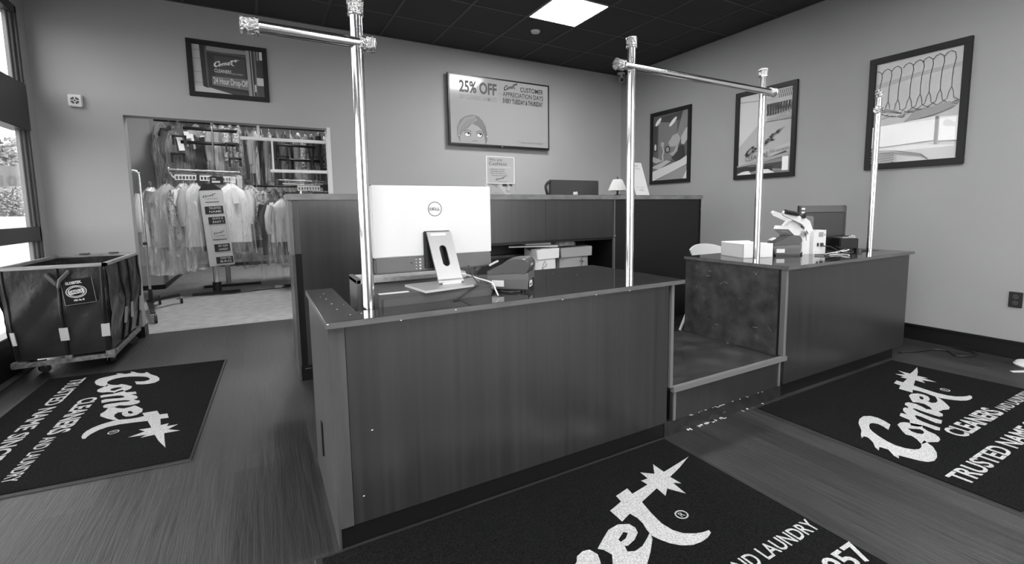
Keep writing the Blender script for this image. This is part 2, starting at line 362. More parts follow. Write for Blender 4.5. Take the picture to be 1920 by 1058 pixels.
# storefront, window side
b = B(M_black).box((XL - .14, -.55, 0), (XL - .04, 5.17, .27)); b.use(M_wall).box((XL - .07, 5.455, 0), (XL, YB, ZC)); b.box((XL - .14, YF, 2.86), (XL, 5.455, ZC)); b.box((XL - .14, YF, 0), (XL, -.55, 2.86)); struct('wall_left', b)  # unseen solid end past the window shaped to darken pole reflections
b = B(M_frame)
b.box((XL - .12, -.55, 1.87), (XL, 5.457, 2.25), .006)                       # deep transom beam
b.box((XL - .10, -.55, .96), (XL - .01, 5.457, 1.08), .004)                  # middle rail
b.box((XL - .12, -.55, .24), (XL - .02, 5.457, .30), .004); b.box((XL - .12, -.55, 2.80), (XL - .01, 5.457, 2.88), .004)
b.box((XL - .062, 5.425, .24), (XL - .01, 5.458, 2.86), .002)
for y in (3.70, 2.15, .6, -.515): b.box((XL - .12, y - .035, .24), (XL - .02, y + .035, 2.86), .003)
b.use(M_frame2)
b.box((XL - .072, 5.365, .3), (XL - .045, 5.43, 2.8), .003); b.box((XL - .046, 5.395, .3), (XL - .03, 5.428, 2.8), .002)
wf = struct('window_1', b)
b = B(M_glass).box((XL - .085, -.55, .28), (XL - .079, 5.40, 2.82)); g = b.build('glass', wf)
b = B(mat('brushed threshold', 92, .35, .3)).box((XL - .02, YF, 0), (XL + .022, 5.12, .012), .003); struct('trim_1', b)
# storefront behind the camera
b = B(M_wall); b.box((XL - .14, YF - .14, 2.80), (XR, YF, ZC)); b.box((4.7, YF - .14, 0), (XR, YF, 2.80)); b.box((XL - .14, YF - .14, 0), (.60, YF, 2.80)); struct('wall_front', b)  # unseen solid corner added to give the chrome poles a dark reflection
b = B(M_frame)
for z0, z1 in ((0, .2), (.96, 1.05), (2.1, 2.2), (2.73, 2.8)): b.box((.60, YF - .12, z0), (4.7, YF - .01, z1), .004)
for x in (.635, 1.95, 3.3, 4.665): b.box((x - .035, YF - .12, 0), (x + .035, YF - .01, 2.8), .003)
wf = struct('window_2', b)
B(M_glass).box((.6, YF - .085, .1), (4.7, YF - .079, 2.76)).build('glass', wf)
# doorway lining and white corner trim
b = B(mat('white corner trim', 215, .5)).box((XD1 - .012, YB - .004, 0), (XD1 + .022, YD, ZD + .012)); struct('door_1', b)
# storage room
b = B(M_wall_in).box((-1.69, 9.02, 0), (-1.34, 9.12, 3.3)); b.box((-1.44, 9.12, 0), (-1.34, 12.09, 3.3)); b.box((-1.74, YD, 0), (-1.69, 9.12, 3.3)); b.use(M_base).box((-1.69, 9.008, 0), (-1.34, 9.02, .07)); b.box((-1.34, 9.02, 0), (-1.328, 12.08, .07)); struct('wall_left', b)
b = B(M_wall_in).box((-1.5, 12.1, 0), (4.6, 12.2, 3.3)); b.use(M_base).box((-1.34, 12.088, 0), (4.5, 12.1, .07)); struct('wall_back', b)
b = B(M_wall_in).box((4.5, YD, 0), (4.6, 12.2, 3.3)); struct('wall_right', b)
b = B(M_ceil).box((-1.74, YD, 3.3), (4.6, 12.2, 3.38)); struct('ceiling', b)

# ------------------------------------------------------------------ outside the storefront
M_asph = mat('asphalt', 150, .9, noise=(4, 140, 160)); M_leaf = mat('leaves', 120, .8, noise=(12, 70, 150)); M_fence = mat('pale board fence', 190, .8, noise=(3, 175, 205), stretch=(1, 1, 8))
b = B(M_asph)
b.face([(-60, -60, -.05), (XL - .3, -60, -.05), (XL - .3, 60, -.05), (-60, 60, -.05)]); b.face([(XL - .3, -60, -.05), (60, -60, -.05), (60, YF - .2, -.05), (XL - .3, YF - .2, -.05)]); struct('ground', b)
b = B(mat('grey street sign panel', 96, .7)).box((-9.2, 20.0, 1.86), (-5.6, 20.1, 2.66)); b.use(M_frame2)
b.box((-8.9, 20.02, 0), (-8.8, 20.08, 1.9)); b.box((-6.0, 20.02, 0), (-5.9, 20.08, 1.9))
fl = Flat((-9.2, 19.99, 1.86), (1, 0, 0), (0, 0, 1), 3.6, .8, b, .004); fl.text(74, '1057', .70, .25, .93, .65, .01)
tag(b.build('street_sign'), 'grey street number sign standing outside behind the window glass', 'sign')
b = B(M_fence).box((-12, 15.0, -.05), (-4.2, 15.06, 1.15)); b.use(M_frame2)
for i in range(9): b.box((-12 + i * .95, 14.95, -.05), (-11.92 + i * .95, 15.0, 1.2))
tag(b.build('fence'), 'low pale board fence outside beyond the storefront glass', 'fence')
def foliage(n, R, leaf, rnd):
    b = B(M_leaf)
    for i in range(n):
        d = Vector((rnd.gauss(0, 1), rnd.gauss(0, 1), rnd.gauss(0, 1))).normalized() * R * rnd.random() ** .4; d.z *= .75
        a = Vector((rnd.uniform(-1, 1), rnd.uniform(-1, 1), rnd.uniform(-1, 1))).normalized(); c = a.orthogonal().normalized()
        b.face([d - a * leaf, d + c * leaf * .5, d + a * leaf, d - c * leaf * .5])
    return b
rnd = random.Random(3); lmesh = None
for i, (x, y, z, s, lab) in enumerate([(-7.0, 24, 3.0, 1.0, 'leafy tree outside rising above the street number sign, nearer the pane edge'), (-10.6, 26.5, 3.3, 1.15, 'leafy tree outside above the street number sign, farther from the door'),
                            (-5.6, 17.5, 1.5, .45, 'round shrub outside below the sign, closest to the window post'), (-7.0, 17.8, 1.45, .5, 'round shrub outside below the sign, second from the window post')]):
    t = thing('tree' if s > .9 else 'shrub', lab, 'tree' if s > .9 else 'shrub', (x, y, -.05), None, False)
    if lmesh is None: o = foliage(2600, 1.5, .11, rnd).build('foliage', t); lmesh = o.data
    else: o = bpy.data.objects.new('foliage', lmesh); COL.objects.link(o); o.parent = t
    o.location = (0, 0, z); o.scale = (s, s, s)
    B(mat('bark', 80, .9)).cyl((0, 0, 0), (0, 0, z), .09 * s, 8, .05 * s).build('trunk', t)

# ================================================================== CEILING FITTINGS
def ceiling_light(cx, cy, z, lab, power=True):
    t = thing('ceiling_light', lab, 'ceiling light', (cx, cy, z), 'square ceiling light panels' )
    b = B(M_white)
    h = T / 2 - .012
    for a, c in (((-h, -h), (h, -h + .012)), ((-h, h - .012), (h, h)), ((-h, -h), (-h + .012, h)), ((h - .012, -h), (h, h))): b.box((cx + a[0], cy + a[1], z - .008), (cx + c[0], cy + c[1], z + .004))
    b.build('frame', t)
    B(mat('lit diffuser', 255, .5, emit=58.0)).box((cx - h + .01, cy - h + .01, z - .005), (cx + h - .01, cy + h - .01, z + .002)).build('diffuser', t)
ceiling_light(GX + 2.5 * T, GY + 1.5 * T, ZC - .002, 'lit square light panel in the black tiled ceiling, above the tall counter')
for i, (ix, iy) in enumerate([(-2.5, -4.5), (2.5, -3.5), (-1.5, -6.5), (4.5, -6.5)]):  # extra panels out of view, added to light the room
    ceiling_light(GX + ix * T, GY + iy * T, ZC - .002, ['lit square light panel over the walkway by the storefront glass', 'lit square light panel over the customer side of the counters', 'lit square light panel near the entrance end of the window wall', 'lit square light panel near the entrance end of the poster wall'][i])
for x, y, l in ((-.3, 7.2, 'lit square light panel just inside the storage room'), (1.0, 9.9, 'lit square light panel at the far end of the storage room')): ceiling_light(x, y, 3.29, l)  # unseen panels added to brighten the storage room
b = B(M_white).lathe([(.002, ZC - .022), (.045, ZC - .02), (.052, ZC - .01), (.055, ZC)], (2.838, 4.652, 0)); tag(b.build('smoke_detector'), 'small round white smoke detector on the black ceiling beside the light panel', 'smoke detector')
t = thing('security_camera', 'small white security camera under the ceiling in the far corner', 'security camera', (4.80, 5.45, ZC))
B(M_white).lathe([(.002, ZC - .03), (.055, ZC - .028), (.06, ZC - .012), (.045, ZC)], (4.80, 5.45, 0)).build('mount', t)
B(M_white).cyl((4.80, 5.45, ZC - .02), (4.79, 5.43, ZC - .075), .014, 10).build('arm', t)
b = B(M_off); d = Vector((-.55, -.75, -.32)).normalized(); c = Vector((4.79, 5.43, ZC - .105)); b.cyl(c - d * .05, c + d * .07, .036, 16); o = b.build('body', t)
B(M_bplast).cyl(c + d * .068, c + d * .074, .029, 16).build('lens', o)

# ================================================================== THINGS ON THE WALLS
t = thing('alarm_siren', 'small square white alarm siren on the back wall beside the window', 'alarm', (-1.33, YB, 2.17))
B(M_white).box((-1.378, YB - .035, 2.118), (-1.284, YB, 2.222), .006).build('case', t)
fl = Flat((-1.378, YB - .0355, 2.118), (1, 0, 0), (0, 0, 1), .094, .104)
for q in range(4):
    a0 = PI / 2 * q + .18; pts = [(.5 + .33 * math.cos(a0 + k * .2), .5 + .3 * math.sin(a0 + k * .2)) for k in range(7)] + [(.5 + .14 * math.cos(a0 + k * .2), .5 + .13 * math.sin(a0 + k * .2)) for k in range(6, -1, -1)]
    fl.poly(G(70), pts)
fl.ell(G(70), .5, .5, .08, .07); fl.build('grille', t)
t = thing('wall_outlet', 'black power outlet low on the wall of framed pictures', 'outlet', (XR, 1.178, .447))
B(M_bplast).box((XR - .007, 1.14, .388), (XR, 1.216, .507), .003).build('cover_plate', t)
b = B(mat('outlet face', 60, .4))
for z in (.425, .47): b.lathe([(.001, -.0105), (.016, -.0105), (.017, -.006)], (XR, 1.178, z), 20, 'X')
for z in (.425, .47): b.use(M_black).box((XR - .0125, 1.170, z - .005), (XR - .0105, 1.173, z + .005)); b.box((XR - .0125, 1.183, z - .005), (XR - .0105, 1.186, z + .005))
b.build('socket', t)

def frame(t, o, u, v, W, H, bw, d, m, gl=True):
    """picture frame: o = lower left outer corner on the wall; returns the Flat for the print"""
    o, u, v = Vector(o), Vector(u), Vector(v); n = u.cross(v); b = B(m)
    def bar(a, c, e, f):
        P = lambda x, y, z: o + u * x + v * y + n * z
        b.hexa([P(a, c, 0), P(e, c, 0), P(e, f, 0), P(a, f, 0), P(a, c, d), P(e, c, d), P(e, f, d), P(a, f, d)], .003)
    bar(0, 0, W, bw); bar(0, H - bw, W, H); bar(0, bw, bw, H - bw); bar(W - bw, bw, W, H - bw); b.build('frame', t)
    if gl:
        g = B(M_pglass); e = .0; P = lambda x, y: o + u * x + v * y + n * (d - .004)
        g.face([P(bw, bw), P(W - bw, bw), P(W - bw, H - bw), P(bw, H - bw)]); g.build('glass_pane', t)
    return Flat(o + u * bw + v * bw + n * .006, u, v, W - 2 * bw, H - 2 * bw)
M_pf = mat('black picture frame', 24, .5, spec=.3)
# --- drop-off picture on the back wall
t = thing('framed_picture', 'black framed landscape picture of a 24 hour drop-off sign, above the doorway', 'picture', (-.16, YB, 2.57))
fl = frame(t, (-.5, YB, 2.304), (1, 0, 0), (0, 0, 1), .68, .535, .045, .022, M_pf)
fl.rect(70, 0, 0, 1, 1); fl.poly(185, [(0, 0), (.12, .0), (.10, 1), (0, 1)])
for v in (.20, .42, .70, .88): fl.rect(110, 0, v, .11, v + .008)
fl.poly(205, [(0, 0), (.55, 0), (.15, .13), (.0, .13)]); fl.poly(45, [(.13, .12), (.18, .1), (.17, .98), (.11, 1)]); fl.poly(95, [(.18, .1), (.21, .1), (.21, .95), (.17, .96)])
fl.poly(52, [(.2, .14), (.75, .06), (.78, .9), (.2, .86)]); fl.poly(150, [(.2, .88), (.8, .9), (.8, .98), (.2, .99)]); fl.poly(88, [(.2, .86), (.78, .84), (.78, .87), (.2, .9)]); fl.poly(74, [(.3, .35), (.74, .35), (.74, .8), (.3, .8)])
fl.poly(128, [(.25, .17), (.80, .12), (.80, .36), (.25, .36)])
fl.text(232, '24 Hour Drop-Off', .27, .165, .76, .345, .01, slope=-.03); fl.comet(G(240), .28, .56, .67, vscale=1.05); fl.text(230, 'CLEANERS', .29, .45, .53, .525, .012, slope=-.02); fl.text(200, 'AND LAUNDRY', .54, .435, .70, .47, .004, slope=-.02)
for a, w_, g_ in ((.77, .05, 165), (.84, .012, 190), (.87, .01, 60), (.885, .03, 120), (.93, .02, 150)): fl.poly(g_, [(a, 0), (a + w_, 0), (a + w_ - .015, 1), (a - .015, 1)])
fl.rect(225, .955, .82, 1, 1); fl.rect(215, .90, .25, 1, .42); fl.rect(60, .9, .43, 1, .8); fl.rect(80, .9, .0, 1, .24); fl.rect(215, .86, .1, .885, .26)
fl.build('print', t)

# --- television
t = thing('television', 'flat screen TV showing a 25 percent off advert, on the back wall', 'television', (2.84, YB, 2.41))
X0, X1, Z0, Z1 = 2.11, 3.572, 1.98, 2.846
B(M_bplast).box((X0, YB - .075, Z0), (X1, YB - .035, Z1), .004).build('housing', t); B(M_black).box((2.6, YB - .04, 2.25), (3.1, YB - .002, 2.6)).build('wall_bracket', t)
M_scr = mat('lit screen', 118, .12, emit=.17); M_scr.node_tree.nodes['Principled BSDF'].inputs['Emission Color'].default_value = (1, 1, 1, 1)
fl = Flat((X0 + .022, YB - .0755, Z0 + .024), (1, 0, 0), (0, 0, 1), X1 - X0 - .044, Z1 - Z0 - .044); fl.rect(M_scr, 0, 0, 1, 1)
fl.text(62, '25% OFF', .085, .755, .45, .935, .034); fl.text(62, '*', .065, .90, .08, .93); fl.text(125, 'DRY CLEANING GARMENTS', .085, .655, .45, .725, .012)
fl.rect(110, .482, .83, .484, .92); fl.text(120, 'ON', .465, .775, .50, .81); fl.rect(110, .482, .66, .484, .75)
fl.comet(G(30), .52, .85, .68, vscale=1.3); fl.text(50, 'CUSTOMER', .695, .86, .945, .935, .016); fl.text(50, 'APPRECIATION DAYS', .51, .765, .945, .835, .012); fl.rect(90, .51, .752, .945, .756); fl.text(40, 'EVERY TUESDAY & THURSDAY', .51, .66, .94, .735, .026)
fl.text(120, '*restrictions apply', .66, .045, .94, .085)
fl.poly(104, [(.055, .13), (.058, .24), (.085, .34), (.13, .40), (.20, .435), (.26, .42), (.30, .36), (.33, .28), (.345, .16), (.345, .06), (.33, 0), (.085, 0), (.07, .08)])
fl.poly(150, [(.085, 0), (.08, .1), (.095, .19), (.15, .22), (.20, .30), (.26, .26), (.30, .2), (.32, .1), (.325, 0)])
fl.poly(132, [(.055, .13), (.07, .26), (.13, .38), (.22, .42), (.25, .36), (.18, .28), (.12, .2), (.09, .1)])
for k in range(7): fl.stroke(84 + (k % 2) * 60, [(.24 - .012 * k, .40 - .006 * k), (.19 - .014 * k, .31 - .012 * k), (.135 - .009 * k, .2 - .012 * k)], .006)
for cx in (.155, .27):
    fl.ell(60, cx, .135, .031, .036); fl.ell(225, cx - .003, .13, .024, .025); fl.ell(40, cx + .006, .147, .01, .017); fl.stroke(70, [(cx - .035, .175), (cx, .2), (cx + .035, .178)], .008)
fl.stroke(90, [(.20, .03), (.21, .05), (.22, .035), (.235, .05), (.245, .03)], .006); fl.ell(235, .342, .12, .004, .008); fl.ell(235, .07, .11, .004, .008)
fl.build('screen', t); B(M_off).box((2.83, YB - .078, Z0 + .004), (2.85, YB - .074, Z0 + .012)).build('badge', t)

# --- three posters on the right wall (u runs towards -Y)
RU, RV = (0, -1, 0), (0, 0, 1)
t = thing('framed_picture', 'black framed poster of hands holding a dark iron, on the right wall', 'picture', (XR, 4.6, 1.98))
fl = frame(t, (XR, 4.954, 1.497), RU, RV, .712, .985, .05, .026, M_pf)
fl.rect(82, 0, 0, 1, 1); fl.rect(116, .16, .3, .7, .9); fl.poly(60, [(.1, .95), (1, 1), (1, .9), (.5, .86), (.2, .9)]); fl.poly(52, [(.02, .45), (.13, .45), (.13, .85), (.02, .85)])
fl.ell(228, .15, .905, .10, .035, rot=.5); fl.ell(228, .58, .865, .12, .032, rot=.5); fl.ell(215, .07, .52, .03, .05)
fl.poly(128, [(.86, 1), (.98, 1), (1, .78), (.86, .66), (.78, .55), (.66, .56), (.74, .76)]); fl.poly(165, [(.46, .56), (.58, .66), (.72, .68), (.8, .6), (.76, .52), (.62, .49), (.5, .5)]); fl.poly(178, [(.82, .62), (.92, .72), (1, .76), (1, .58), (.9, .5), (.82, .52)])
fl.poly(46, [(.55, .32), (.62, .4), (.8, .5), (.9, .48), (.93, .34), (.82, .28), (.7, .26)]); fl.poly(160, [(.5, .39), (.62, .42), (.7, .52), (.76, .54), (.72, .42), (.6, .35)]); fl.ell(40, .44, .46, .08, .055); fl.ell(150, .44, .46, .045, .035)
fl.stroke(190, [(.26, .52), (.27, .58), (.32, .57), (.30, .49), (.33, .44), (.30, .38), (.31, .29)], .02)
fl.poly(168, [(0, .38), (.2, .33), (.3, .29), (.1, .27), (0, .3)]); fl.poly(176, [(0, .22), (.4, .3), (.55, .28), (.2, .17), (0, .15)]); fl.poly(104, [(0, .2), (.2, .17), (.6, .27), (.7, .245), (.2, .11), (0, .10)]); fl.poly(202, [(0, 0), (.05, 0), (.95, .2), (1, .22), (1, .34), (.8, .28), (.0, .14)]); fl.poly(140, [(.1, 0), (1, 0), (1, .2), (.55, .11)]); fl.poly(205, [(.88, 0), (1, 0), (1, .14)])
fl.build('print', t)

t = thing('framed_picture', 'black framed poster of clothes in a printed garment bag, behind a chrome pole', 'picture', (XR, 3.25, 1.98))
fl = frame(t, (XR, 3.60, 1.482), RU, RV, .715, .985, .05, .026, M_pf)
fl.rect(186, 0, 0, 1, 1); fl.poly(206, [(0, .36), (.42, .64), (.42, 1), (0, 1)]); fl.poly(172, [(0, .94), (.6, .9), (1, .93), (1, .91), (.6, .88), (0, .92)]); fl.poly(176, [(0, .14), (1, .36), (1, .62), (.42, .63), (0, .35)])
for k in range(8): fl.stroke(58, [(.72 + .035 * k, .985), (.745 + .035 * k, .95), (.76 + .035 * k, .89)], .006)
for k in range(9):
    fl.stroke(40, [(.56 + .05 * k, .84), (.555 + .05 * k, .80), (.565 + .05 * k, .74), (.555 + .05 * k, .70)], .024)
    fl.stroke(215 if k % 2 else 130, [(.60 + .047 * k, .83), (.60 + .047 * k, .79)], .007); fl.stroke(190, [(.59 + .047 * k, .755), (.59 + .047 * k, .71)], .006)
fl.poly(205, [(.52, .66), (.7, .7), (1, .73), (1, .63), (.52, .63)])
fl.comet(G(26), .14, .215, .9, slope=.24, vscale=.72); fl.text(96, 'CLEANERS', .16, .165, .60, .225, .012, slope=.09); fl.text(110, 'AND LAUNDRY', .62, .245, .985, .28, .004, slope=.06)
fl.poly(48, [(.26, .105), (.28, .09), (.92, .205), (.95, .225), (.94, .245), (.91, .25), (.28, .135), (.255, .12)]); fl.text(150, 'TRUSTED NAME SINCE 1957', .33, .112, .88, .135, .004, slope=.115)
fl.poly(150, [(0, .12), (1, .24), (1, .2), (0, .09)]); fl.poly(122, [(0, .1), (1, .18), (1, .02), (0, .0)]); fl.poly(58, [(0, .1), (.3, .12), (.6, .06), (.92, .04), (.9, .13), (.3, .11), (0, .08)]); fl.poly(40, [(0, .02), (.18, .05), (.3, .03), (.5, .06), (.7, .02), (.7, .09), (.1, .1), (0, .08)])
fl.poly(214, [(0, 0), (.1, .035), (.24, .045), (.3, 0)]); fl.poly(214, [(.4, 0), (.5, .05), (.62, .05), (.75, 0)]); fl.rect(225, .87, .02, .98, .19)
fl.build('print', t)

t = thing('framed_picture', 'black framed poster showing a row of empty wire hangers', 'picture', (XR, 1.88, 1.98))
fl = frame(t, (XR, 2.238, 1.49), RU, RV, .70, .98, .052, .026, M_pf)
fl.rect(190, 0, 0, 1, 1); fl.poly(174, [(0, .8), (.5, .84), (1, .86), (1, .82), (.5, .80), (0, .75)]); fl.poly(205, [(0, 0), (1, 0), (1, .12), (0, .2)])
for k in range(8):
    x = .02 + .122 * k + (.02 if k in (3, 4) else 0); y = .615 + .006 * k; m = 66
    fl.stroke(m, [(x - .07, y + .275), (x - .04, y + .305), (x + .0, y + .315), (x + .045, y + .29), (x + .055, y + .24), (x + .035, y + .16), (x + .028, y + .06), (x + .03, y - .01)], .0055)
    fl.stroke(m, [(x + .03, y - .01), (x + .005, y - .05), (x - .01, y - .11), (x - .11, y - .155)], .005); fl.stroke(m, [(x + .03, y - .01), (x + .05, y - .05), (x + .06, y - .11), (x + .12, y - .14), (min(x + .26, .98), y - .165)], .005)
    if k < 7: fl.stroke(92, [(x + .08, y - .17), (min(x + .36, .98), y - .13)], .004)
fl.poly(222, [(0, .16), (.75, .18), (.75, .40), (0, .37)]); fl.poly(226, [(.8, .17), (1, .16), (1, .38), (.8, .39)]); fl.poly(120, [(.755, .14), (.79, .14), (.79, .40), (.755, .40)]); fl.poly(150, [(.38, .38), (.75, .42), (.95, .47), (.9, .52), (.5, .47)])  # bright panes and dark post: window reflection painted into the print
for k in range(6): fl.stroke(128, [(0, .11 - .03 * k + .02), (.3, .115 - .022 * k), (.62, .03 - .012 * k + .03), (.7, .0 + .01 * k)][: 4 if k < 2 else 2], .008)
fl.build('print', t)

# ================================================================== FLOOR MATS
def door_mat(corners, ou, ov, du, dv, lab, bits):
    """corners in order; lettering frame: origin (ou,ov), u = du, v = dv"""
    cx = sum(c[0] for c in corners) / 4; cy = sum(c[1] for c in corners) / 4
    t = thing('door_mat', lab, 'mat', (cx, cy, 0))
    def grow(k, z): return [(cx + (c[0] - cx) * k, cy + (c[1] - cy) * k, z) for c in corners]
    b = B(M_rub); lo, hi = grow(1.0, .001), grow(.995, .006)
    b.hexa(lo + hi); b.build('rubber_border', t)
    b = B(M_mat); inn, top = grow(.972, .005), grow(.97, .010); b.hexa(inn + top); b.build('pile', t)
    fl = Flat((ou, ov, .0103), du + (0,), dv + (0,), 1, 1); fl.step = .00025
    for k in bits:
        if k[0] == 'comet': fl.comet(M_matw, k[1], k[2], k[3])
        elif k[0] == 'ring':
            for r in (.024, ): 
                pts = [(k[1] + r * math.cos(2 * PI * i / 16), k[2] + r * .9 * math.sin(2 * PI * i / 16)) for i in range(17)]; fl.stroke(M_matw, pts, .006)
            fl.text(M_matw, 'R', k[1] - .009, k[2] - .011, k[1] + .01, k[2] + .012)
        else: fl.text(M_matw, k[1], k[2], k[3], k[4], k[5], k[6])
    fl.build('lettering', t)
BITS = [('comet', 0, .155, 1.56), ('ring', 1.19, .475), ('text', 'CLEANERS', .50, .168, 1.055, .262, .03), ('text', 'AND LAUNDRY', 1.085, .168, 1.565, .225, .014), ('text', 'TRUSTED NAME SINCE 1957', .0, .0, 1.575, .082, .022)]
door_mat([(.095, .50), (1.745, .50), (1.745, 1.625), (.095, 1.625)], .145, .68, (1, 0), (0, 1), 'black logo mat in front of the long dark counter, closest of the three', BITS)
door_mat([(2.43, .50), (4.18, .50), (4.10, 1.61), (2.43, 1.61)], 2.50, .68, (1, 0), (0, 1), 'black logo mat in front of the counter near the poster wall', BITS)
door_mat([(-1.385, 4.50), (-1.39, 2.695), (-.345, 2.615), (-.285, 4.335)], -1.222, 4.36, (0, -1), (1, 0), 'black logo mat beside the laundry cart by the window wall', BITS)

# ================================================================== COUNTERS
ZT, TT = .814, .020
def slab(t, x0, x1, y0, y1, well, z=ZT, th=TT, name='countertop'):
    """glossy top with an open well cut to the rear edge; banded edges"""
    wx0, wx1, wy = well
    b = B(M_top)
    for q in ((x0, y0, x1, wy), (x0, wy, wx0, y1), (wx1, wy, x1, y1)): b.box((q[0], q[1], z - th), (q[2], q[3], z))
    o = b.build(name, t)
    b = B(M_edge); e = .0025
    b.box((x0 - e, y0 - e, z - th - .001), (x1 + e, y0, z - .0012), .0008); b.box((x0 - e, y0, z - th - .001), (x0, y1, z - .0012)); b.box((x1, y0, z - th - .001), (x1 + e, y1, z - .0012))
    b.box((wx0, wy, z - th), (wx0 + e, y1, z - .001)); b.box((wx1 - e, wy, z - th), (wx1, y1, z - .001)); b.box((wx0, wy, z - th), (wx1, wy + e, z - .001))
    b.build('edge_band', o)
    return o
# --- counter nearest the walkway
t = thing('service_counter', 'long dark laminate counter holding the large white computer', 'counter', (1.0, 1.97, 0))
slab(t, .173, 1.84, 1.607, 2.345, (.285, .86, 1.742))
B(M_lam).box((.232, 1.632, .076), (1.758, 1.655, ZT - TT)).build('front_panel', t)
B(M_lam_lit).box((.178, 1.629, .076), (.230, 1.655, ZT - TT), .001).build('corner_stile', t)
b = B(M_lam_lit).box((.178, 1.655, 0), (.200, 2.30, ZT - TT)); b.box((.178, 1.6295, 0), (.186, 1.655, .076)); b.build('side_panel', t)
B(M_black).box((.172, 1.98, .18), (.178, 2.01, .32)).build('cable_slot', t)
B(M_base).box((.186, 1.636, 0), (1.745, 1.66, .0755)).build('toe_kick', t)
B(M_trim).box((1.772, 1.625, .258), (1.792, 1.66, ZT - TT), .001).build('end_post', t)
B(M_lam).box((1.770, 1.66, .256), (1.788, 2.32, ZT - TT)).build('end_panel', t)
b = B(M_lam).box((.201, 1.756, .70), (1.769, 2.28, .722)); b.box((.88, 1.76, 0), (.90, 2.28, .70)); b.build('inner_desk', t)
b = B(G(215))                                                               # chips where the laminate has worn
for x, y, s in ((.232, 2.20, .004), (.226, 2.06, .004), (.232, 1.94, .005), (.235, 1.82, .004), (.30, 1.70, .004), (.262, 1.70, .003), (.21, 2.12, .002), (.27, 1.90, .002), (1.16, 1.97, .004), (1.5, 2.05, .003), (1.42, 2.16, .003), (1.25, 2.2, .003)):
    b.lathe([(.0005, ZT + .0006), (s * .6, ZT + .0004), (s * .7, ZT - .0002)], (x, y, 0), 7)
for x, z in ((.415, ZT - .021), (1.475, ZT - .020), (.62, ZT - .008), (1.28, ZT - .019), (1.1, ZT - .021), (.30, .42), (.262, .19), (.176, ZT - .004)):
    b.box((x - .003, 1.6035, z - .0015), (x + .003, 1.6045, z + .0015))
b.build('chipped_spots', t)['kind'] = 'stuff'
# --- low bag platform between the counters
t = thing('low_platform', 'low scuffed dark platform set between the two counters', 'platform', (2.27, 1.97, 0))
M_plat = mat('worn dark platform', 52, .22, noise=(6, 34, 62), stretch=(1, 2, 1))
B(M_plat).box((1.795, 1.640, .236), (2.712, 2.385, .252)).build('platform_top', t)
B(M_trim).box((1.793, 1.618, .230), (2.77, 1.642, .259), .0015).build('front_edge', t)
B(M_lam).box((1.80, 1.634, .076), (2.73, 1.65, .232)).build('front_panel', t)
for x in (1.805, 2.705): B(M_trim).box((x, 1.628, .076), (x + .017, 1.64, .231), .001).build('trim_strip', t)
b = B(mat('dark scuffed base', 30, .35, noise=(24, 24, 44), fleck=(9, .7, 110))).box((1.746, 1.632, 0), (2.74, 1.66, .0755)); b.build('toe_kick', t)
b = B(G(200)); rr = random.Random(11)
for i in range(46):
    x = rr.choice([1.9 + rr.random() * .3, 2.0 + rr.random() * .6]); s = .002 + rr.random() * .006; zz = .076 + rr.gauss(0, .003)
    if i % 2: zz = .0035; 
    b.box((x - s, 1.6255 if i % 2 == 0 else 1.622 - rr.random() * .012, zz - .0012), (x + s * rr.random() * 2, 1.6262 if i % 2 == 0 else 1.63, zz + .0012))
b.build('chipped_spots', t)['kind'] = 'stuff'
# --- counter by the poster wall
t = thing('service_counter', 'dark laminate counter by the poster wall, with label machine and card box', 'counter', (3.54, 1.99, 0))
slab(t, 2.722, 4.356, 1.608, 2.385, (3.75, 4.27, 1.785))
B(M_lam).box((2.760, 1.632, .076), (4.338, 1.655, ZT - TT)).build('front_panel', t)
B(M_trim).box((2.735, 1.625, .260), (2.760, 1.656, ZT - TT), .001).build('corner_trim', t)
B(M_swirl).box((2.735, 1.672, .2525), (2.757, 2.38, ZT - TT)).build('side_panel', t)
B(M_black).box((2.742, 1.656, .2525), (2.757, 1.672, ZT - TT)).build('shadow_gap', t)
B(M_lam).box((4.318, 1.655, .076), (4.338, 2.36, ZT - TT)).build('end_panel', t)
B(M_base).box((2.742, 1.640, 0), (4.19, 2.30, .076)).build('toe_kick', t)
B(M_lam).box((2.758, 1.83, .66), (4.317, 2.34, .68)).build('inner_desk', t)
b = B(G(205)); rr = random.Random(5)
for i in range(20):
    y, z = 1.70 + rr.random() * .62, .30 + rr.random() * .46; a = rr.random() * PI; l = .008 + .03 * rr.random()
    b.face([(2.7345, y, z), (2.7345, y + l * math.cos(a), z + l * math.sin(a)), (2.7345, y + l * math.cos(a), z + l * math.sin(a) + .0012), (2.7345, y, z + .0012)])
b.build('scratches', t)['kind'] = 'stuff'
# --- tall counter behind
t = thing('tall_counter', 'tall dark cabinet counter standing behind the two service counters', 'counter', (2.2, 3.7, 0))
o = B(M_top).box((.178, 3.487, 1.258), (4.243, 3.86, 1.298)).build('countertop', t)
b = B(mat('tall counter edge', 118, .4, noise=(14, 102, 132), stretch=(.5, 1, 1))).box((.175, 3.482, 1.256), (4.246, 3.487, 1.2965), .001); b.box((.172, 3.487, 1.256), (.178, 3.86, 1.2965)); b.box((4.243, 3.487, 1.256), (4.248, 3.86, 1.2965)); b.build('edge_band', o)
b = B(M_lam_lit).box((.187, 3.499, 0), (.205, 3.86, .90)); b.use(M_trim).box((.180, 3.497, .885), (.203, 3.86, 1.256), .001); b.build('side_panel', t)
B(M_lam).box((.245, 3.502, 0), (1.52, 3.52, 1.256)).build('front_panel', t)
B(M_lam_lit).box((.206, 3.500, .89), (.244, 3.52, 1.256), .001).build('corner_stile', t)
B(M_base).box((.206, 3.502, 0), (.2445, 3.52, .889)).build('front_panel', t)
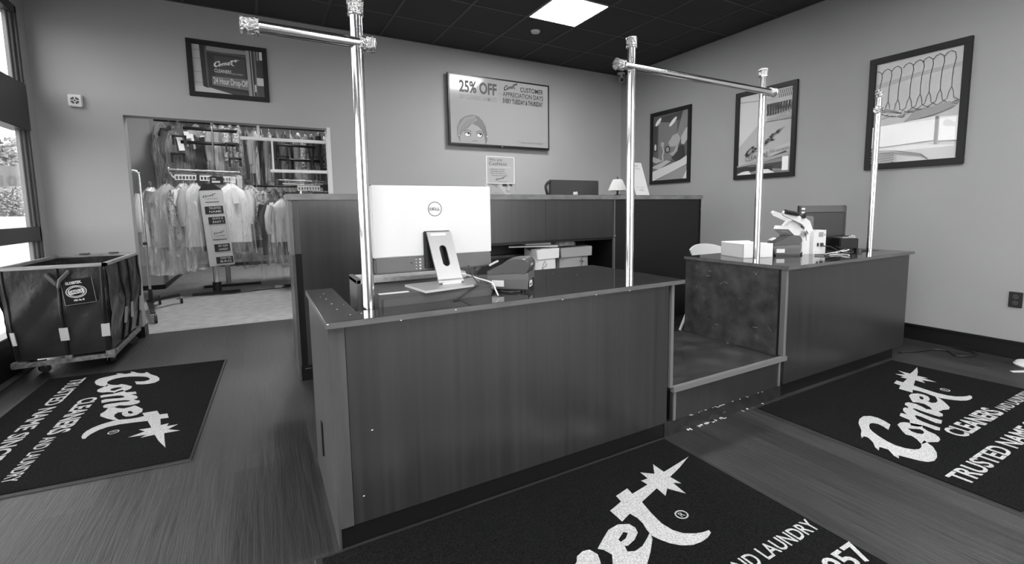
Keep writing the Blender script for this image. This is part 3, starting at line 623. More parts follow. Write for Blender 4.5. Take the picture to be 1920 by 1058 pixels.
b = B(M_base).box((.200, 3.494, 0), (1.52, 3.501, .105)); b.use(M_trim).box((.225, 3.4935, .082), (.262, 3.495, .086)); b.build('toe_kick', t)
B(M_lam).box((1.522, 3.502, .893), (2.205, 3.52, 1.256), .001).build('cabinet_door', t)
B(M_lam).box((2.228, 3.502, .893), (3.000, 3.52, 1.256), .001).build('cabinet_door', t)
B(M_lam).box((2.2055, 3.504, .895), (2.2275, 3.52, 1.256)).build('divider_strip', t)
B(M_trim).box((3.004, 3.494, 0), (3.017, 3.52, 1.256), .001).build('divider_strip', t)
B(M_black).box((3.018, 3.502, 0), (4.215, 3.52, 1.256)).build('side_door', t)
B(M_base).box((4.216, 3.497, 0), (4.236, 3.86, 1.256)).build('end_panel', t)
B(M_black).box((1.50, 3.52, .42), (3.018, 4.0, .44)).build('inner_shelf', t)
b = B(M_black).box((1.48, 3.985, .0), (3.04, 4.0, .893)); b.box((1.50, 3.52, .87), (3.018, 4.0, .893)); b.box((1.48, 3.52, 0), (1.50, 4.0, 1.0)); b.box((3.0185, 3.521, 0), (3.04, 3.984, .893)); b.build('cabinet_carcass', t)
b = B(M_lam).box((.21, 3.861, .72), (4.2, 4.40, .745)); b.box((.21, 4.36, 0), (.23, 4.40, .72)); b.box((4.18, 4.36, 0), (4.2, 4.40, .72)); b.build('desk_top', t)
b = B(M_chrome)
for x, z in ((3.0095, .905),): b.lathe([(.001, -.012), (.008, -.011), (.009, -.001)], (x, 3.494, z), 10, 'Y')
for x, z in ((3.0, .905), (3.02, .906), (4.225, 1.15), (3.01, .86)): b.lathe([(.0005, -.004), (.004, -.003), (.005, .0)], (x, 3.494, z), 8, 'Y')
b.build('catch', t)  # small chrome dots standing in for chips along the panel edges

# ================================================================== CHROME GARMENT POLES
R1 = .021
def finial(t, p, d, name='end_cap'):
    """ribbed cast collar on a tube end; d points outwards"""
    p, d = Vector(p), Vector(d).normalized(); a = d.orthogonal().normalized(); c = d.cross(a)
    b = B(M_chrome2); prof = [(R1 + .0015, -.052), (R1 + .006, -.050), (R1 + .005, -.044), (R1 + .002, -.040), (R1 + .003, -.012), (R1 + .007, -.008), (R1 + .006, .0), (R1 * .72, .001), (.001, .002)]
    rs = []; n = 20
    for k, (r, h) in enumerate(prof):
        rs.append([b.bm.verts.new(p + d * h + (r + (.0022 if (i + (k % 2)) % 2 and 1 < k < 6 else 0)) * (math.cos(2 * PI * i / n) * a + math.sin(2 * PI * i / n) * c)) for i in range(n)])
    b.skin(rs)
    for i in range(8):
        an = 2 * PI * i / 8; q = p - d * .026 + (R1 + .003) * (math.cos(an) * a + math.sin(an) * c)
        for s in (-1, 1):
            e = p - d * (.026 + s * .016) + (R1 + .003) * (math.cos(an + s * .35) * a + math.sin(an + s * .35) * c); b.cyl(q, e, .0028, 6)
    return b.build(name, t)
def pole(x, y, z0, z1, lab, bar=None):
    t = thing('garment_pole', lab, 'chrome pole', (x, y, z0))
    b = B(M_chrome).cyl((x, y, z0), (x, y, z1 - .03), R1, 32); o = b.build('upright_tube', t)
    finial(t, (x, y, z1), (0, 0, 1))
    if bar:
        a, c, z = bar; o = B(M_chrome).cyl((a + .03, y - .006, z), (c - .03, y - .006, z), R1 * .92, 28).build('cross_bar', t)
        finial(o, (a, y - .006, z), (-1, 0, 0)); finial(o, (c, y - .006, z), (1, 0, 0))
    return t
pole(.3405, 1.7665, .724, 1.907, 'chrome pole in front of the large white computer, its bar reaching over the walkway', (-.012, .40, 1.765))
pole(1.713, 1.868, ZT + .0005, 2.036, 'chrome pole at the free end of the long counter, carrying the longest bar', (1.605, 2.915, 1.892))
pole(2.847, 1.898, ZT + .0005, 2.038, 'chrome pole beside the white card box, at the far end of the longest bar')
pole(4.118, 1.806, .6805, 2.026, 'chrome pole standing closest to the hanger poster, with a short bar', (4.085, 4.49, 1.882))

# ================================================================== ON THE LONG COUNTER
def Rz(a): return Matrix.Rotation(a, 3, 'Z')
def loft(b, secs, smooth=False):
    """sections of equal point count joined into a skin"""
    return b.skin([[b.bm.verts.new(p) for p in s_] for s_ in secs], True, smooth)
def cable(name, pts, r, m, lab=None, parent=None, cat='cable'):
    """smoothed run of cable through the points"""
    P = [Vector(p) for p in pts]; out = []
    for i in range(len(P) - 1):
        a, b_, c, d = P[max(i - 1, 0)], P[i], P[i + 1], P[min(i + 2, len(P) - 1)]
        for k in range(8):
            t_ = k / 8; out.append(.5 * ((2 * b_) + (c - a) * t_ + (2 * a - 5 * b_ + 4 * c - d) * t_ ** 2 + (3 * b_ - a - 3 * c + d) * t_ ** 3))
    out.append(P[-1]); o = B(m).tube(out, r, 8).build(name, parent)
    if lab: tag(o, lab, cat)
    return o
# --- cash drawer box in the well
t = thing('cash_drawer', 'wide flat dark drawer box under the large white computer', 'cash drawer', (.61, 1.93, .722))
B(mat('drawer case', 62, .4)).box((.372, 1.762, .7225), (.846, 2.06, .857), .004).build('case', t)
B(M_dplast).box((.388, 1.7545, .728), (.838, 1.762, .846), .003).build('drawer_front', t)
B(M_off).box((.385, 1.79, .8572), (.50, 1.815, .8585)).build('paper_label', t)
# --- riser board behind it
t = thing('desk_riser', 'pale topped desk riser with dark side, behind the flat drawer box', 'desk riser', (.60, 2.15, .722))
B(mat('pale riser top', 190, .55, noise=(40, 170, 205))).box((.352, 2.075, .862), (.86, 2.26, .880), .002).build('top_board', t)
for x in (.352, .84): B(M_mplast).box((x, 2.075, .7225), (x + .02, 2.26, .885 if x < .5 else .862), .002).build('side_panel', t)
# --- all in one computer
t = thing('desktop_computer', 'large white-backed computer on a silver stand, seen from behind', 'computer', (.66, 1.9, .862))
wt = mat('white computer back', 205, .3)
b = B(wt).box((.396, 1.918, .983), (.923, 1.940, 1.279), .004); o = b.build('back_panel', t)
fl = Flat((.659 - .035, 1.9177, 1.181 - .035), (1, 0, 0), (0, 0, 1), .07, .07)
fl.stroke(G(40), [(.5 + .42 * math.cos(a * PI / 20), .5 + .42 * math.sin(a * PI / 20)) for a in range(41)], .0026)
fl.text(G(40), 'D', .17, .42, .33, .58, .012); fl.text(G(40), 'E', .35, .42, .48, .58, .012, slope=.25); fl.text(G(40), 'LL', .53, .42, .82, .58, .012); fl.build('emblem', o)
b = B(M_mplast).box((.399, 1.914, .917), (.920, 1.940, .984), .006); o = b.build('lower_housing', t)
b = B(M_off)
for k in range(4): b.box((.582, 1.9128, .928 + k * .013), (.590, 1.914, .935 + k * .013)); b.box((.566, 1.9128, .930 + k * .013), (.572, 1.914, .933 + k * .013))
b.use(M_black).box((.545, 1.9128, .955), (.552, 1.914, .960)); b.build('port_marks', o)
B(M_bplast).box((.394, 1.940, .915), (.925, 1.952, 1.281), .003).build('screen', t)
B(M_bplast).box((.603, 1.9075, .930), (.722, 1.919, 1.088), .004).build('hinge_recess', t)
# slanting neck with its oval slot
b = MB().use(M_alu); top, bot = Vector((.612, 1.905, 1.082)), Vector((.640, 1.845, .868)); W = .107
def neckP(u, v, n=0): 
    p = top.lerp(bot, 1 - v) + Vector((W * u, 0, 0)); nn = Vector((0, -.214, .06)).normalized(); return p + nn * n
outer = [(0, 0), (1, 0), (1, 1), (0, 1)]; hole = []
for i in range(24):
    a = 2 * PI * i / 24; hole.append((.5 + .15 * math.cos(a), .53 + .13 * (1 if math.sin(a) > 0 else -1) + .075 * math.sin(a)))
loops = [outer, hole]; flat = outer + hole
tri = tessellate_polygon([[Vector((p[0] * W, p[1] * .222, 0)) for p in l] for l in loops])
for n in (0, .010):
    vs = [b.bm.verts.new(neckP(p[0], p[1], n)) for p in flat]
    for q in tri: f = b.bm.faces.new([vs[i] for i in q]); f.material_index = b.cur
for l in loops:
    for i in range(len(l)):
        p, q = l[i], l[(i + 1) % len(l)]; b.face([neckP(*p, 0), neckP(*q, 0), neckP(*q, .01), neckP(*p, .01)])
b.cyl((.637, 1.842, .877), (.747, 1.842, .877), .0115, 16)
o = b.build('stand_neck', t)
B(M_off).box((.652, 1.826, .866), (.735, 1.833, .876), .001).build('hinge_tab', o)
B(M_off).hexa([neckP(.12, .92, .0102), neckP(.75, .92, .0102), neckP(.75, .97, .0102), neckP(.12, .97, .0102), neckP(.12, .92, .012), neckP(.75, .92, .012), neckP(.75, .97, .012), neckP(.12, .97, .012)]).build('neck_label', o)
b = B(M_alu); lo = [(.520, 1.93, .8575), (.545, 1.725, .8575), (.765, 1.765, .8575), (.835, 1.86, .8575), (.84, 1.95, .8575)]
loft(b, [lo, [(p[0] * .99 + .007, p[1] * .99 + .018, .8665) for p in lo]]); b.build('base_plate', t)
# --- cords by the computer
cable('cable', [(.80, 1.90, .93), (.795, 1.87, .90), (.80, 1.83, .875), (.79, 1.775, .862), (.74, 1.748, .845), (.70, 1.744, .822), (.655, 1.72, .8165)], .0024, M_bplast, 'thin black cord drooping over the flat drawer box')
cable('data_cable', [(.775, 1.93, .89), (.80, 1.89, .886), (.818, 1.84, .878), (.842, 1.755, .868), (.85, 1.735, .84), (.853, 1.715, .8172)], .0035, M_off, 'pale cable with a plug crossing the end of the flat drawer box')
b = B(M_off).box((.770, 1.925, .874), (.800, 1.965, .896), .004); b.box((.764, 1.94, .878), (.772, 1.956, .891)); tag(b.build('cable_plug'), 'small white plug block between computer stand and receipt printer', 'plug')

def printer(x, y, z, a, lab, word):
    t = thing('receipt_printer', lab, 'printer', (x, y, z), None, False, a)
    w_, d_, h_ = .185, .145, .098
    # body tapers to its foot
    b = B(M_mplast); s0 = [(-w_ / 2 + .012, -d_ / 2 + .004, .012), (w_ / 2 - .004, -d_ / 2 + .004, .012), (w_ / 2 - .004, d_ / 2, .012), (-w_ / 2 + .02, d_ / 2, .012)]
    s1 = [(-w_ / 2, -d_ / 2, .055), (w_ / 2, -d_ / 2, .055), (w_ / 2, d_ / 2, .055), (-w_ / 2, d_ / 2, .055)]; s2 = [(-w_ / 2, -d_ / 2, .072), (w_ / 2, -d_ / 2, .085), (w_ / 2, d_ / 2, .085), (-w_ / 2, d_ / 2, .072)]
    loft(b, [s0, s1, s2]); b.build('body', t)
    # lid: long rounded roll cover towards +x, wedge towards -x
    b = B(M_dplast); secs = []
    for k, (yy, sc) in enumerate(((-d_ / 2 - .002, .96), (-d_ / 2 + .006, 1.0), (d_ / 2 - .006, 1.0), (d_ / 2, .95))):
        pr = [(-w_ / 2 - .002, .071), (-w_ / 2 - .004, .088), (-.03, .118), (.0, .140), (.03, .1455)] + [(w_ / 2 - .022 + .028 * math.cos(q), .112 + .034 * math.sin(q)) for q in [PI / 2 * (1 - j / 5) for j in range(10)]] + [(.04, .082)]
        secs.append([(px_ * sc, yy, .105 + (pz - .105) * sc) for px_, pz in pr])
    loft(b, secs); o = b.build('lid', t)
    fl = Flat((-.03, -d_ / 2 - .0035, .110), (1, 0, 0), (0, 0, 1), .04, .01); 
    fl = Flat((w_ / 2 + .0065, -.045, .112), (0, 1, 0), (0, 0, 1), .05, .012); fl.text(G(225), word, 0, 0, 1, 1, .02); fl.build('badge', o)
    b = B(M_off).box((-w_ / 2 - .006, -.03, .113), (-w_ / 2 + .03, .025, .122), .002, Matrix.Rotation(-.5, 3, 'Y')); b.build('paper_slot', t)
    B(M_off).box((-w_ / 2 + .02, -d_ / 2 - .001, .022), (-w_ / 2 + .075, -d_ / 2 + .004, .050), .0).build('rating_label', t)
    b = B(M_bplast).box((w_ / 2 - .03, -d_ / 2 + .02, .0), (w_ / 2 + .002, d_ / 2 - .02, .05)); b.box((-w_ / 2 + .02, -d_ / 2 + .01, 0), (w_ / 2 - .02, d_ / 2 - .01, .014)); b.build('base', t)
    b = B(M_off).box((w_ / 2 + .002, -d_ / 2 + .01, .022), (w_ / 2 + .006, -.01, .048), .001); b.use(M_black).box((w_ / 2 + .006, -.065, .030), (w_ / 2 + .007, -.035, .037)); b.build('port_panel', t)
    return t
printer(.985, 1.845, ZT + .0005, -.72, 'dark receipt printer on the long counter beside the large white computer', 'EPSON')
cable('cable_loop', [(.90, 1.83, .83), (.855, 1.86, .835), (.845, 1.93, .85), (.87, 1.99, .885), (.90, 2.0, .90)], .011, M_mplast, 'thick grey cable loop curling behind the receipt printer on the long counter')
cable('printer_cable', [(1.03, 1.79, .83), (1.06, 1.81, .825), (1.07, 1.86, .8205), (1.03, 1.90, .8205), (.99, 1.76, .8205), (.93, 1.75, .8195), (.90, 1.79, .8195)], .004, M_bplast, 'black cable heaped at the foot of the receipt printer on the long counter')

# --- bin in the clerk's space
t = thing('waste_bin', 'white round topped bin half hidden behind the long counter end', 'bin', (.305, 2.45, 0))
B(M_white).lathe([(.001, .001), (.075, .001), (.095, .60), (.098, .605)], (.305, 2.45, 0), 32).build('bin_body', t)
B(M_white).lathe([(.1, .606), (.102, .625), (.09, .655), (.06, .672), (.001, .676)], (.305, 2.45, 0), 32).build('lid', t)

# ================================================================== ON THE COUNTER BY THE POSTERS
t = thing('card_box', 'white open card box beside a chrome pole, on the counter by the posters', 'box', (3.06, 2.12, ZT), None, False, -.31)
b = B(M_white); W_, D_, H_ = .235, .25, .098
b.box((-.005, -.115, .001), (W_ - .005, -.111, H_), 0); b.box((-.005, D_ - .119, .001), (W_ - .005, D_ - .115, H_ + .006)); b.box((-.005, -.115, .001), (-.001, D_ - .115, H_)); b.box((W_ - .009, -.115, .001), (W_ - .005, D_ - .115, H_)); b.box((-.005, -.115, .0005), (W_ - .005, D_ - .115, .004))
bx = b.build('tray', t)
for q in bx.data.vertices: q.co.x -= .105; 
for k in range(5):
    y = -.075 + .042 * k; b = B(M_paper); b.face([(-.098, y, .006), (.118, y, .006), (.118, y + .012, H_ + .002 - .004 * (k % 2)), (-.098, y + .012, H_ + .006)]); b.face([(-.098, y + .001, .006), (-.098, y + .013, H_ + .006), (.118, y + .013, H_ + .002 - .004 * (k % 2)), (.118, y + .001, .006)]); b.build('divider', t)
printer(3.345, 2.02, ZT + .0005, -.66, 'dark receipt printer beside the white card box by the poster wall', 'EPSON')
# --- heat seal press
t = thing('heat_press', 'white heat seal press with open lever arm, on the counter by the posters', 'heat press', (3.62, 1.99, ZT), None, False, -.12)
b = B(M_white); loft(b, [[(-.05, -.07, .0), (.085, -.07, .0), (.085, .10, .0), (-.05, .10, .0)], [(-.05, -.07, .10), (.085, -.07, .10), (.085, .10, .10), (-.05, .10, .10)], [(-.045, -.07, .17), (.085, -.07, .176), (.085, .10, .176), (-.045, .10, .17)]]); 
b.hexa([(-.13, -.04, .0), (-.05, -.04, .0), (-.05, .09, .0), (-.13, .09, .0), (-.13, -.04, .09), (-.05, -.04, .168), (-.05, .09, .168), (-.13, .09, .09)]); b.build('control_box', t)
fl = Flat((-.05, -.0705, 0), (1, 0, 0), (0, 0, 1), .135, .176)
fl.rect(40, .40, .72, .76, .90); fl.rect(190, .44, .74, .72, .88); fl.text(G(40), '0385', .47, .765, .69, .855, .02); fl.ell(60, .88, .80, .06, .045); fl.ell(215, .88, .80, .03, .022); fl.rect(60, .26, .32, .42, .47); fl.rect(24, .30, .34, .38, .45)
for u, v in ((.1, .93), (.93, .95), (.12, .1), (.93, .12)): fl.ell(150, u, v, .022, .017)
fl.build('control_panel', t)
b = B(M_dplast).box((.02, -.085, .055), (.045, -.0712, .082), .003); b.build('power_plug', t)
for y in (-.03, .06): 
    b = B(M_white); pr = [(-.02, .10), (.01, .12), (-.06, .245), (-.10, .265), (-.33, .325), (-.345, .31), (-.335, .29), (-.14, .225), (-.11, .20)]
    b.prism(pr, ((0, y, 0), (1, 0, 0), (0, 0, 1), (0, -1, 0)), .012); b.build('lever_arm', t)
B(M_bplast).cyl((-.20, -.045, .298), (-.33, -.045, .318), .016, 14).build('grip', t)
B(M_bplast).cyl((-.14, -.055, .283), (-.14, .07, .283), .018, 14).build('pivot_knob', t)
b = B(M_white); pr = [(-.12, .235), (-.20, .265), (-.27, .205), (-.265, .17), (-.18, .12), (-.12, .15)]; b.prism(pr, ((0, .035, 0), (1, 0, 0), (0, 0, 1), (0, -1, 0)), .05); o = b.build('head_bracket', t)
b = B(M_off); loft(b, [[(-.29, -.05, .19), (-.20, -.05, .125), (-.20, .075, .125), (-.29, .075, .19)], [(-.277, -.05, .215), (-.187, -.05, .15), (-.187, .075, .15), (-.277, .075, .215)]]); b.build('heating_plate', t)
B(M_chrome).cyl((-.105, -.035, .235), (-.085, -.035, .10), .007, 10).build('gas_spring', t)
B(M_bplast).box((-.25, -.05, 0), (-.13, .08, .02), .004).build('base', t)
# --- second monitor, seen from behind
t = thing('monitor', 'black monitor seen from behind at the wall end of the counters', 'monitor', (3.965, 2.09, .68), None, False, -.5144)
B(M_dplast).box((-.188, -.02, .13), (.188, .012, .492), .006).build('housing', t)
b = B(M_bplast).box((-.188, .012, .13), (.188, .02, .492), .002); b.build('screen', t)
B(M_bplast).box((-.16, -.032, .16), (.17, -.019, .44), .01).build('back_cover', t)
B(M_mplast).box((-.165, -.05, .14), (-.09, -.031, .41), .008).build('stand_neck', t)
b = B(M_off)
for k, z in enumerate((.46, .43, .36, .30, .26, .235)): b.box((-.178 + (k > 1) * .004, -.0235, z), (-.150 + (k == 2) * .045, -.020, z + .014), .001)
b.build('port_marks', t)
B(M_bplast).lathe([(.001, .001), (.11, .001), (.115, .008), (.03, .014), (.03, .14), (.001, .14)], (0, .02, 0), 28).build('stand_base', t)
t = thing('card_reader', 'black card reader box with silver slots in front of the black monitor', 'card reader', (4.02, 1.93, .68), None, False, -.4)
B(M_bplast).box((-.09, -.05, .001), (.07, .05, .235), .006).build('case', t)
b = B(M_chrome2).box((-.07, -.045, .235), (-.02, .03, .248), .003); b.box((.0, -.03, .235), (.055, .04, .256), .003); b.build('card_slot', t)
B(M_dplast).cyl((.05, -.075, .16), (.05, -.075, .001), .02, 14).build('cable_gland', t)
for k, (lab, m, pts) in enumerate((
    ('white coiled cable lying between the heat press and the black monitor', M_white, [(3.70, 1.78, .818), (3.60, 1.80, .819), (3.52, 1.82, .819), (3.64, 1.86, .821), (3.74, 1.83, .83), (3.80, 1.80, .842), (3.83, 1.84, .838), (3.80, 1.88, .822), (3.72, 1.84, .818), (3.66, 1.74, .819), (3.60, 1.70, .819)]),
    ('black cable running from the heat press plug to the counter edge', M_bplast, [(3.645, 1.90, .872), (3.69, 1.87, .865), (3.74, 1.83, .83), (3.78, 1.77, .824), (3.82, 1.79, .835), (3.81, 1.86, .85), (3.86, 1.92, .86)]),
    ('black cable looped at the foot of the heat press', M_bplast, [(3.46, 1.86, .82), (3.52, 1.80, .821), (3.60, 1.83, .823), (3.66, 1.80, .820), (3.74, 1.77, .820), (3.80, 1.82, .832)]))):
    cable('cable', pts, .0042 if k else .0035, m, lab)
# --- white chair behind
t = thing('chair', 'white plastic chair behind the counter by the poster wall', 'chair', (3.6, 2.75, 0))
b = MB().use(M_white); n = 18; secs = []
for off in (0, .012):
    for k in range(n + 1): pass
def back(u, v, o=0):
    """shell of the chair back: u across, v up"""
    w2 = .225 * (.72 + .28 * v ** .6); z = .64 + v * .190 * (1 - abs(u) ** 2.4 * .22 * v)
    return (3.61 + w2 * u, 2.95 - .05 * (u * u) - .03 * (1 - v) + o, z)
g = [[back(-1 + 2 * i / n, j / 8) for i in range(n + 1)] for j in range(9)]; h = [[back(-1 + 2 * i / n, j / 8, .012) for i in range(n + 1)] for j in range(9)]
for G_ in (g, h):
    vs = [[b.bm.verts.new(p) for p in row] for row in G_]
    for j in range(8):
        for i in range(n): f = b.bm.faces.new((vs[j][i], vs[j][i + 1], vs[j + 1][i + 1], vs[j + 1][i])); f.smooth = True; f.material_index = 0
edge = [(j, 0) for j in range(9)] + [(8, i) for i in range(1, n + 1)] + [(j, n) for j in range(7, -1, -1)]
for a, c in zip(edge, edge[1:]): b.face([g[a[0]][a[1]], g[c[0]][c[1]], h[c[0]][c[1]], h[a[0]][a[1]]])
b.build('backrest', t)
b = B(M_white); loft(b, [[(3.40, 2.52, .44), (3.82, 2.52, .44), (3.79, 2.93, .43), (3.43, 2.93, .43)], [(3.39, 2.51, .465), (3.83, 2.51, .465), (3.80, 2.94, .455), (3.42, 2.94, .455)]]); b.build('seat', t)
for x, y, dx, dy in ((3.60, 2.955, -.14, .11), (3.72, 2.955, .12, .11), (3.44, 2.56, -.03, -.06), (3.78, 2.56, .03, -.06)):
    B(M_white).tube([(x, y, .66 if y > 2.8 else .455), (x, y, .45), (x + dx * .3, y + dy * .3, .34), (x + dx, y + dy, 0)], [.016, .018, .017, .013], 10).build('leg', t)

# ================================================================== ON AND IN THE TALL COUNTER
ZR = 1.2985
t = thing('counter_sign', 'acrylic counter sign reading We are Cashless on the tall counter', 'sign', (1.84, 3.62, ZR))
g = M_pglass
fl = Flat((1.708, 3.622, ZR + .001), (1, 0, .0), (0, -.0, 1), .277, .100, B(M_off)); fl.rect(190, 0, 0, 1, 1); fl.poly(160, [(.05, 1), (.35, .6), (.5, 1)]); fl.poly(212, [(.35, 1), (.5, 1), (.8, .05), (.65, .0)]); fl.poly(60, [(.54, .72), (.74, .72), (.68, 1), (.56, .95)]); fl.poly(70, [(.76, .8), (.88, .72), (.9, .95), (.78, 1)]); fl.poly(165, [(.62, .4), (.85, .35), (.75, .12)])
fl.text(130, 'www', .2, .14, .45, .2); fl.mb.use(M_off).box((1.708, 3.624, ZR + .001), (1.985, 3.628, ZR + .101)); fl.build('leaflet', t)
sh = Flat((1.700, 3.608, ZR + .095), (1, 0, 0), (-.0, .0, 1), .275, .232, B(M_paper)); sh.rect(236, 0, 0, 1, 1); sh.rect(188, .035, .03, .965, .965)
sh.text(92, 'We are', .10, .82, .56, .925, .004); sh.text(92, 'Cashless', .10, .67, .72, .79, .004); sh.rect(208, .08, .585, .86, .615)
for tt, v, e in (('Safer for our team', .50, .64), ('Smoother service', .43, .62), ('More time spent on', .355, .68), ('cleaning, not counting', .28, .74)): sh.text(80, tt, .17, v, e, v + .042, .012)
for v in (.51, .44, .37): sh.ell(80, .13, v + .01, .009, .012)
sh.comet(G(36), .31, .115, .70, slope=.14, vscale=.62); sh.text(80, 'CLEANERS AND LAUNDRY', .38, .06, .72, .085, .01)
sh.mb.use(M_paper).box((1.700, 3.610, ZR + .095), (1.975, 3.613, ZR + .327)); sh.build('notice', t)
B(g).box((1.695, 3.616, ZR), (1.99, 3.620, ZR + .33)).build('acrylic_holder', t)
t = thing('monitor', 'dark monitor back standing behind the tall counter, below the television', 'monitor', (2.86, 3.98, .745))
B(M_dplast).box((2.555, 3.93, .985), (3.165, 3.965, 1.462), .006).build('housing', t); B(M_bplast).box((2.56, 3.965, .99), (3.16, 3.975, 1.457), .002).build('screen', t)
B(M_bplast).box((2.82, 3.94, .75), (2.90, 3.96, 1.2), .004).build('stand_neck', t); B(M_bplast).box((2.74, 3.88, .7455), (2.98, 4.08, .757), .004).build('stand_base', t)
cable('cable_bundle', [(2.55, 3.93, 1.25), (2.515, 3.93, 1.33), (2.50, 3.93, 1.39), (2.53, 3.94, 1.43), (2.56, 3.95, 1.44)], .015, M_bplast, 'black cable bundle bulging past the edge of the monitor behind the tall counter')
t = thing('correction_tape', 'tiny white plastic dispenser lying in front of the monitor on the tall counter', 'dispenser', (2.635, 3.62, ZR))
b = B(M_white); 
for x in (2.622, 2.646): b.lathe([(.001, 0), (.012, .001), (.013, .018), (.009, .030), (.001, .033)], (x, 3.62, ZR + .0005), 14)
b.build('case', t)
t = thing('table_lamp', 'small table lamp with pleated pale shade on the tall counter', 'lamp', (3.152, 3.62, ZR))
b = B(M_bplast).lathe([(.001, 0), (.033, .001), (.034, .006), (.012, .012), (.008, .03), (.013, .04), (.006, .05), (.006, .16), (.001, .16)], (3.152, 3.62, ZR), 20); b.lathe([(.001, .160), (.007, .162), (.008, .172), (.003, .186), (.001, .188)], (3.152, 3.62, ZR), 12); b.build('base', t)
b = B(mat('pleated lamp shade', 185, .8)); rs = []; n = 56
for r, z in ((.094, .048), (.090, .052), (.070, .10), (.052, .14), (.042, .158)): rs.append([b.bm.verts.new((3.152 + (r + (.0016 if i % 2 else -.0016)) * math.cos(2 * PI * i / n), 3.62 + (r + (.0016 if i % 2 else -.0016)) * math.sin(2 * PI * i / n), ZR + z)) for i in range(n)])
b.skin(rs, False, False); b.build('lamp_shade', t)
t = thing('leaflet_stand', 'white leaning notice card beside the small lamp on the tall counter', 'sign', (3.47, 3.62, ZR))
b = B(M_paper); o_ = Vector((3.385, 3.60, ZR + .0005)); up = Vector((-.078, .05, .335)); W_ = .185
P = lambda u, v, n=0: o_ + Vector((W_ * u, 0, 0)) + up * v + Vector((0, -n, 0))
b.hexa([P(0, 0), P(1, 0), P(1, 0, -.004), P(0, 0, -.004), P(0, 1), P(1, 1), P(1, 1, -.004), P(0, 1, -.004)]); b.build('card', t)
fl = Flat(o_ + Vector((0, -.0006, 0)), (1, 0, 0), up, W_, up.length)
def sk(u, v): return u
fl.v = up.normalized(); fl.n = Vector((0, -1, .12)).normalized()
fl.text(140, 'WANT', .12, .865, .72, .93, .0); fl.text(130, 'MORE INFO', .12, .80, .80, .83, .004); fl.text(150, 'scan to contact us', .12, .235, .80, .262); fl.comet(G(110), .32, .155, .70, slope=.05, vscale=.5); fl.text(120, 'CLEANERS', .38, .13, .70, .155, .01)
fl.build('printing', t)
# --- folded laundry bags on the shelf
def bag(x0, x1, y0, y1, z0, z1, m, lab, hang, seed):
    t = thing('laundry_bag', lab, 'bag', ((x0 + x1) / 2, (y0 + y1) / 2, z0)); rn = random.Random(seed); b = B(m); n = 28; rs = []
    for j in range(9):
        v = j / 8; ring = []
        for i in range(n):
            a = 2 * PI * i / n; cx, sx = math.cos(a), math.sin(a); k = 1 / max(abs(cx), abs(sx)) ** .8
            f = .97 - .03 * v + .012 * math.sin(5 * a + seed) * v + rn.uniform(-.006, .006)
            ring.append(b.bm.verts.new(((x0 + x1) / 2 + (x1 - x0) / 2 * cx * k * f, (y0 + y1) / 2 + (y1 - y0) / 2 * sx * k * f, z0 + (z1 - z0) * v + .012 * math.sin(3 * a + seed) * (v > .9))))
        rs.append(ring)
    b.skin(rs); b.build('bag_body', t)
    # folded flap over the front
    b = B(m); b.hexa([(x0 + .004, y0 - .012, z1 - .085), (x1 - .004, y0 - .010, z1 - .080), (x1, y0 + .10, z1 - .02), (x0, y0 + .10, z1 - .02), (x0, y0 - .006, z1 + .006), (x1 + .004, y0 - .004, z1 + .012), (x1, y0 + .10, z1 + .018), (x0, y0 + .10, z1 + .01)], .004); b.build('flap', t)
    fl = Flat((x0 + .02, y0 - .004, z1 - .24), (1, 0, 0), (0, 0, 1), x1 - x0 - .04, .2)
    for st in hang: fl.stroke(G(45), st, .006)
    fl.build('printed_mark', t)
    return t
bag(2.16, 2.402, 3.56, 3.84, .441, .80, mat('white woven bag', 214, .7), 'white folded laundry bag on the shelf of the tall counter', [[(.22, .5), (.32, .72), (.42, .5), (.30, .42)], [(.12, .12), (.2, .3), (.16, .4), (.24, .46), (.2, .2)]], 1)
bag(2.425, 2.79, 3.57, 3.86, .441, .80, mat('grey woven bag', 146, .7), 'grey laundry bag with a dark emblem, beside the white one on the shelf', [[(.62, .1), (.66, .3), (.7, .5), (.68, .72), (.74, .8)], [(.6, .55), (.68, .6), (.78, .52)]], 4)
t = thing('folded_paper', 'stack of pale folded paper lying across the white laundry bag', 'paper', (2.2, 3.62, .82)); b = B(M_paper); b.hexa([(1.90, 3.60, .838), (2.40, 3.575, .822), (2.52, 3.84, .825), (2.05, 3.84, .84), (1.90, 3.60, .848), (2.40, 3.575, .838), (2.52, 3.84, .842), (2.05, 3.84, .85)]); b.build('lower_sheet', t)
b = B(M_paper); b.hexa([(2.08, 3.62, .85), (2.34, 3.60, .846), (2.4, 3.82, .85), (2.1, 3.82, .852), (2.08, 3.62, .862), (2.34, 3.60, .866), (2.4, 3.82, .862), (2.1, 3.82, .86)]); b.build('upper_sheet', t)
t = thing('folded_cloth', 'crumpled grey cloth on top of the grey laundry bag', 'cloth', (2.5, 3.66, .84)); b = B(mat('crumpled cloth', 150, .8, noise=(14, 110, 180))); rs = []
for j in range(7):
    v = j / 6; rs.append([b.bm.verts.new((2.52 + (.16 - .05 * v) * math.cos(a) * (1 + .1 * math.sin(4 * a + j)), 3.69 + .10 * math.sin(a), .822 + .046 * v + .006 * math.sin(3 * a + 2 * j))) for a in [2 * PI * i / 20 for i in range(20)]])
b.skin(rs, True, False); b.build('cloth', t)

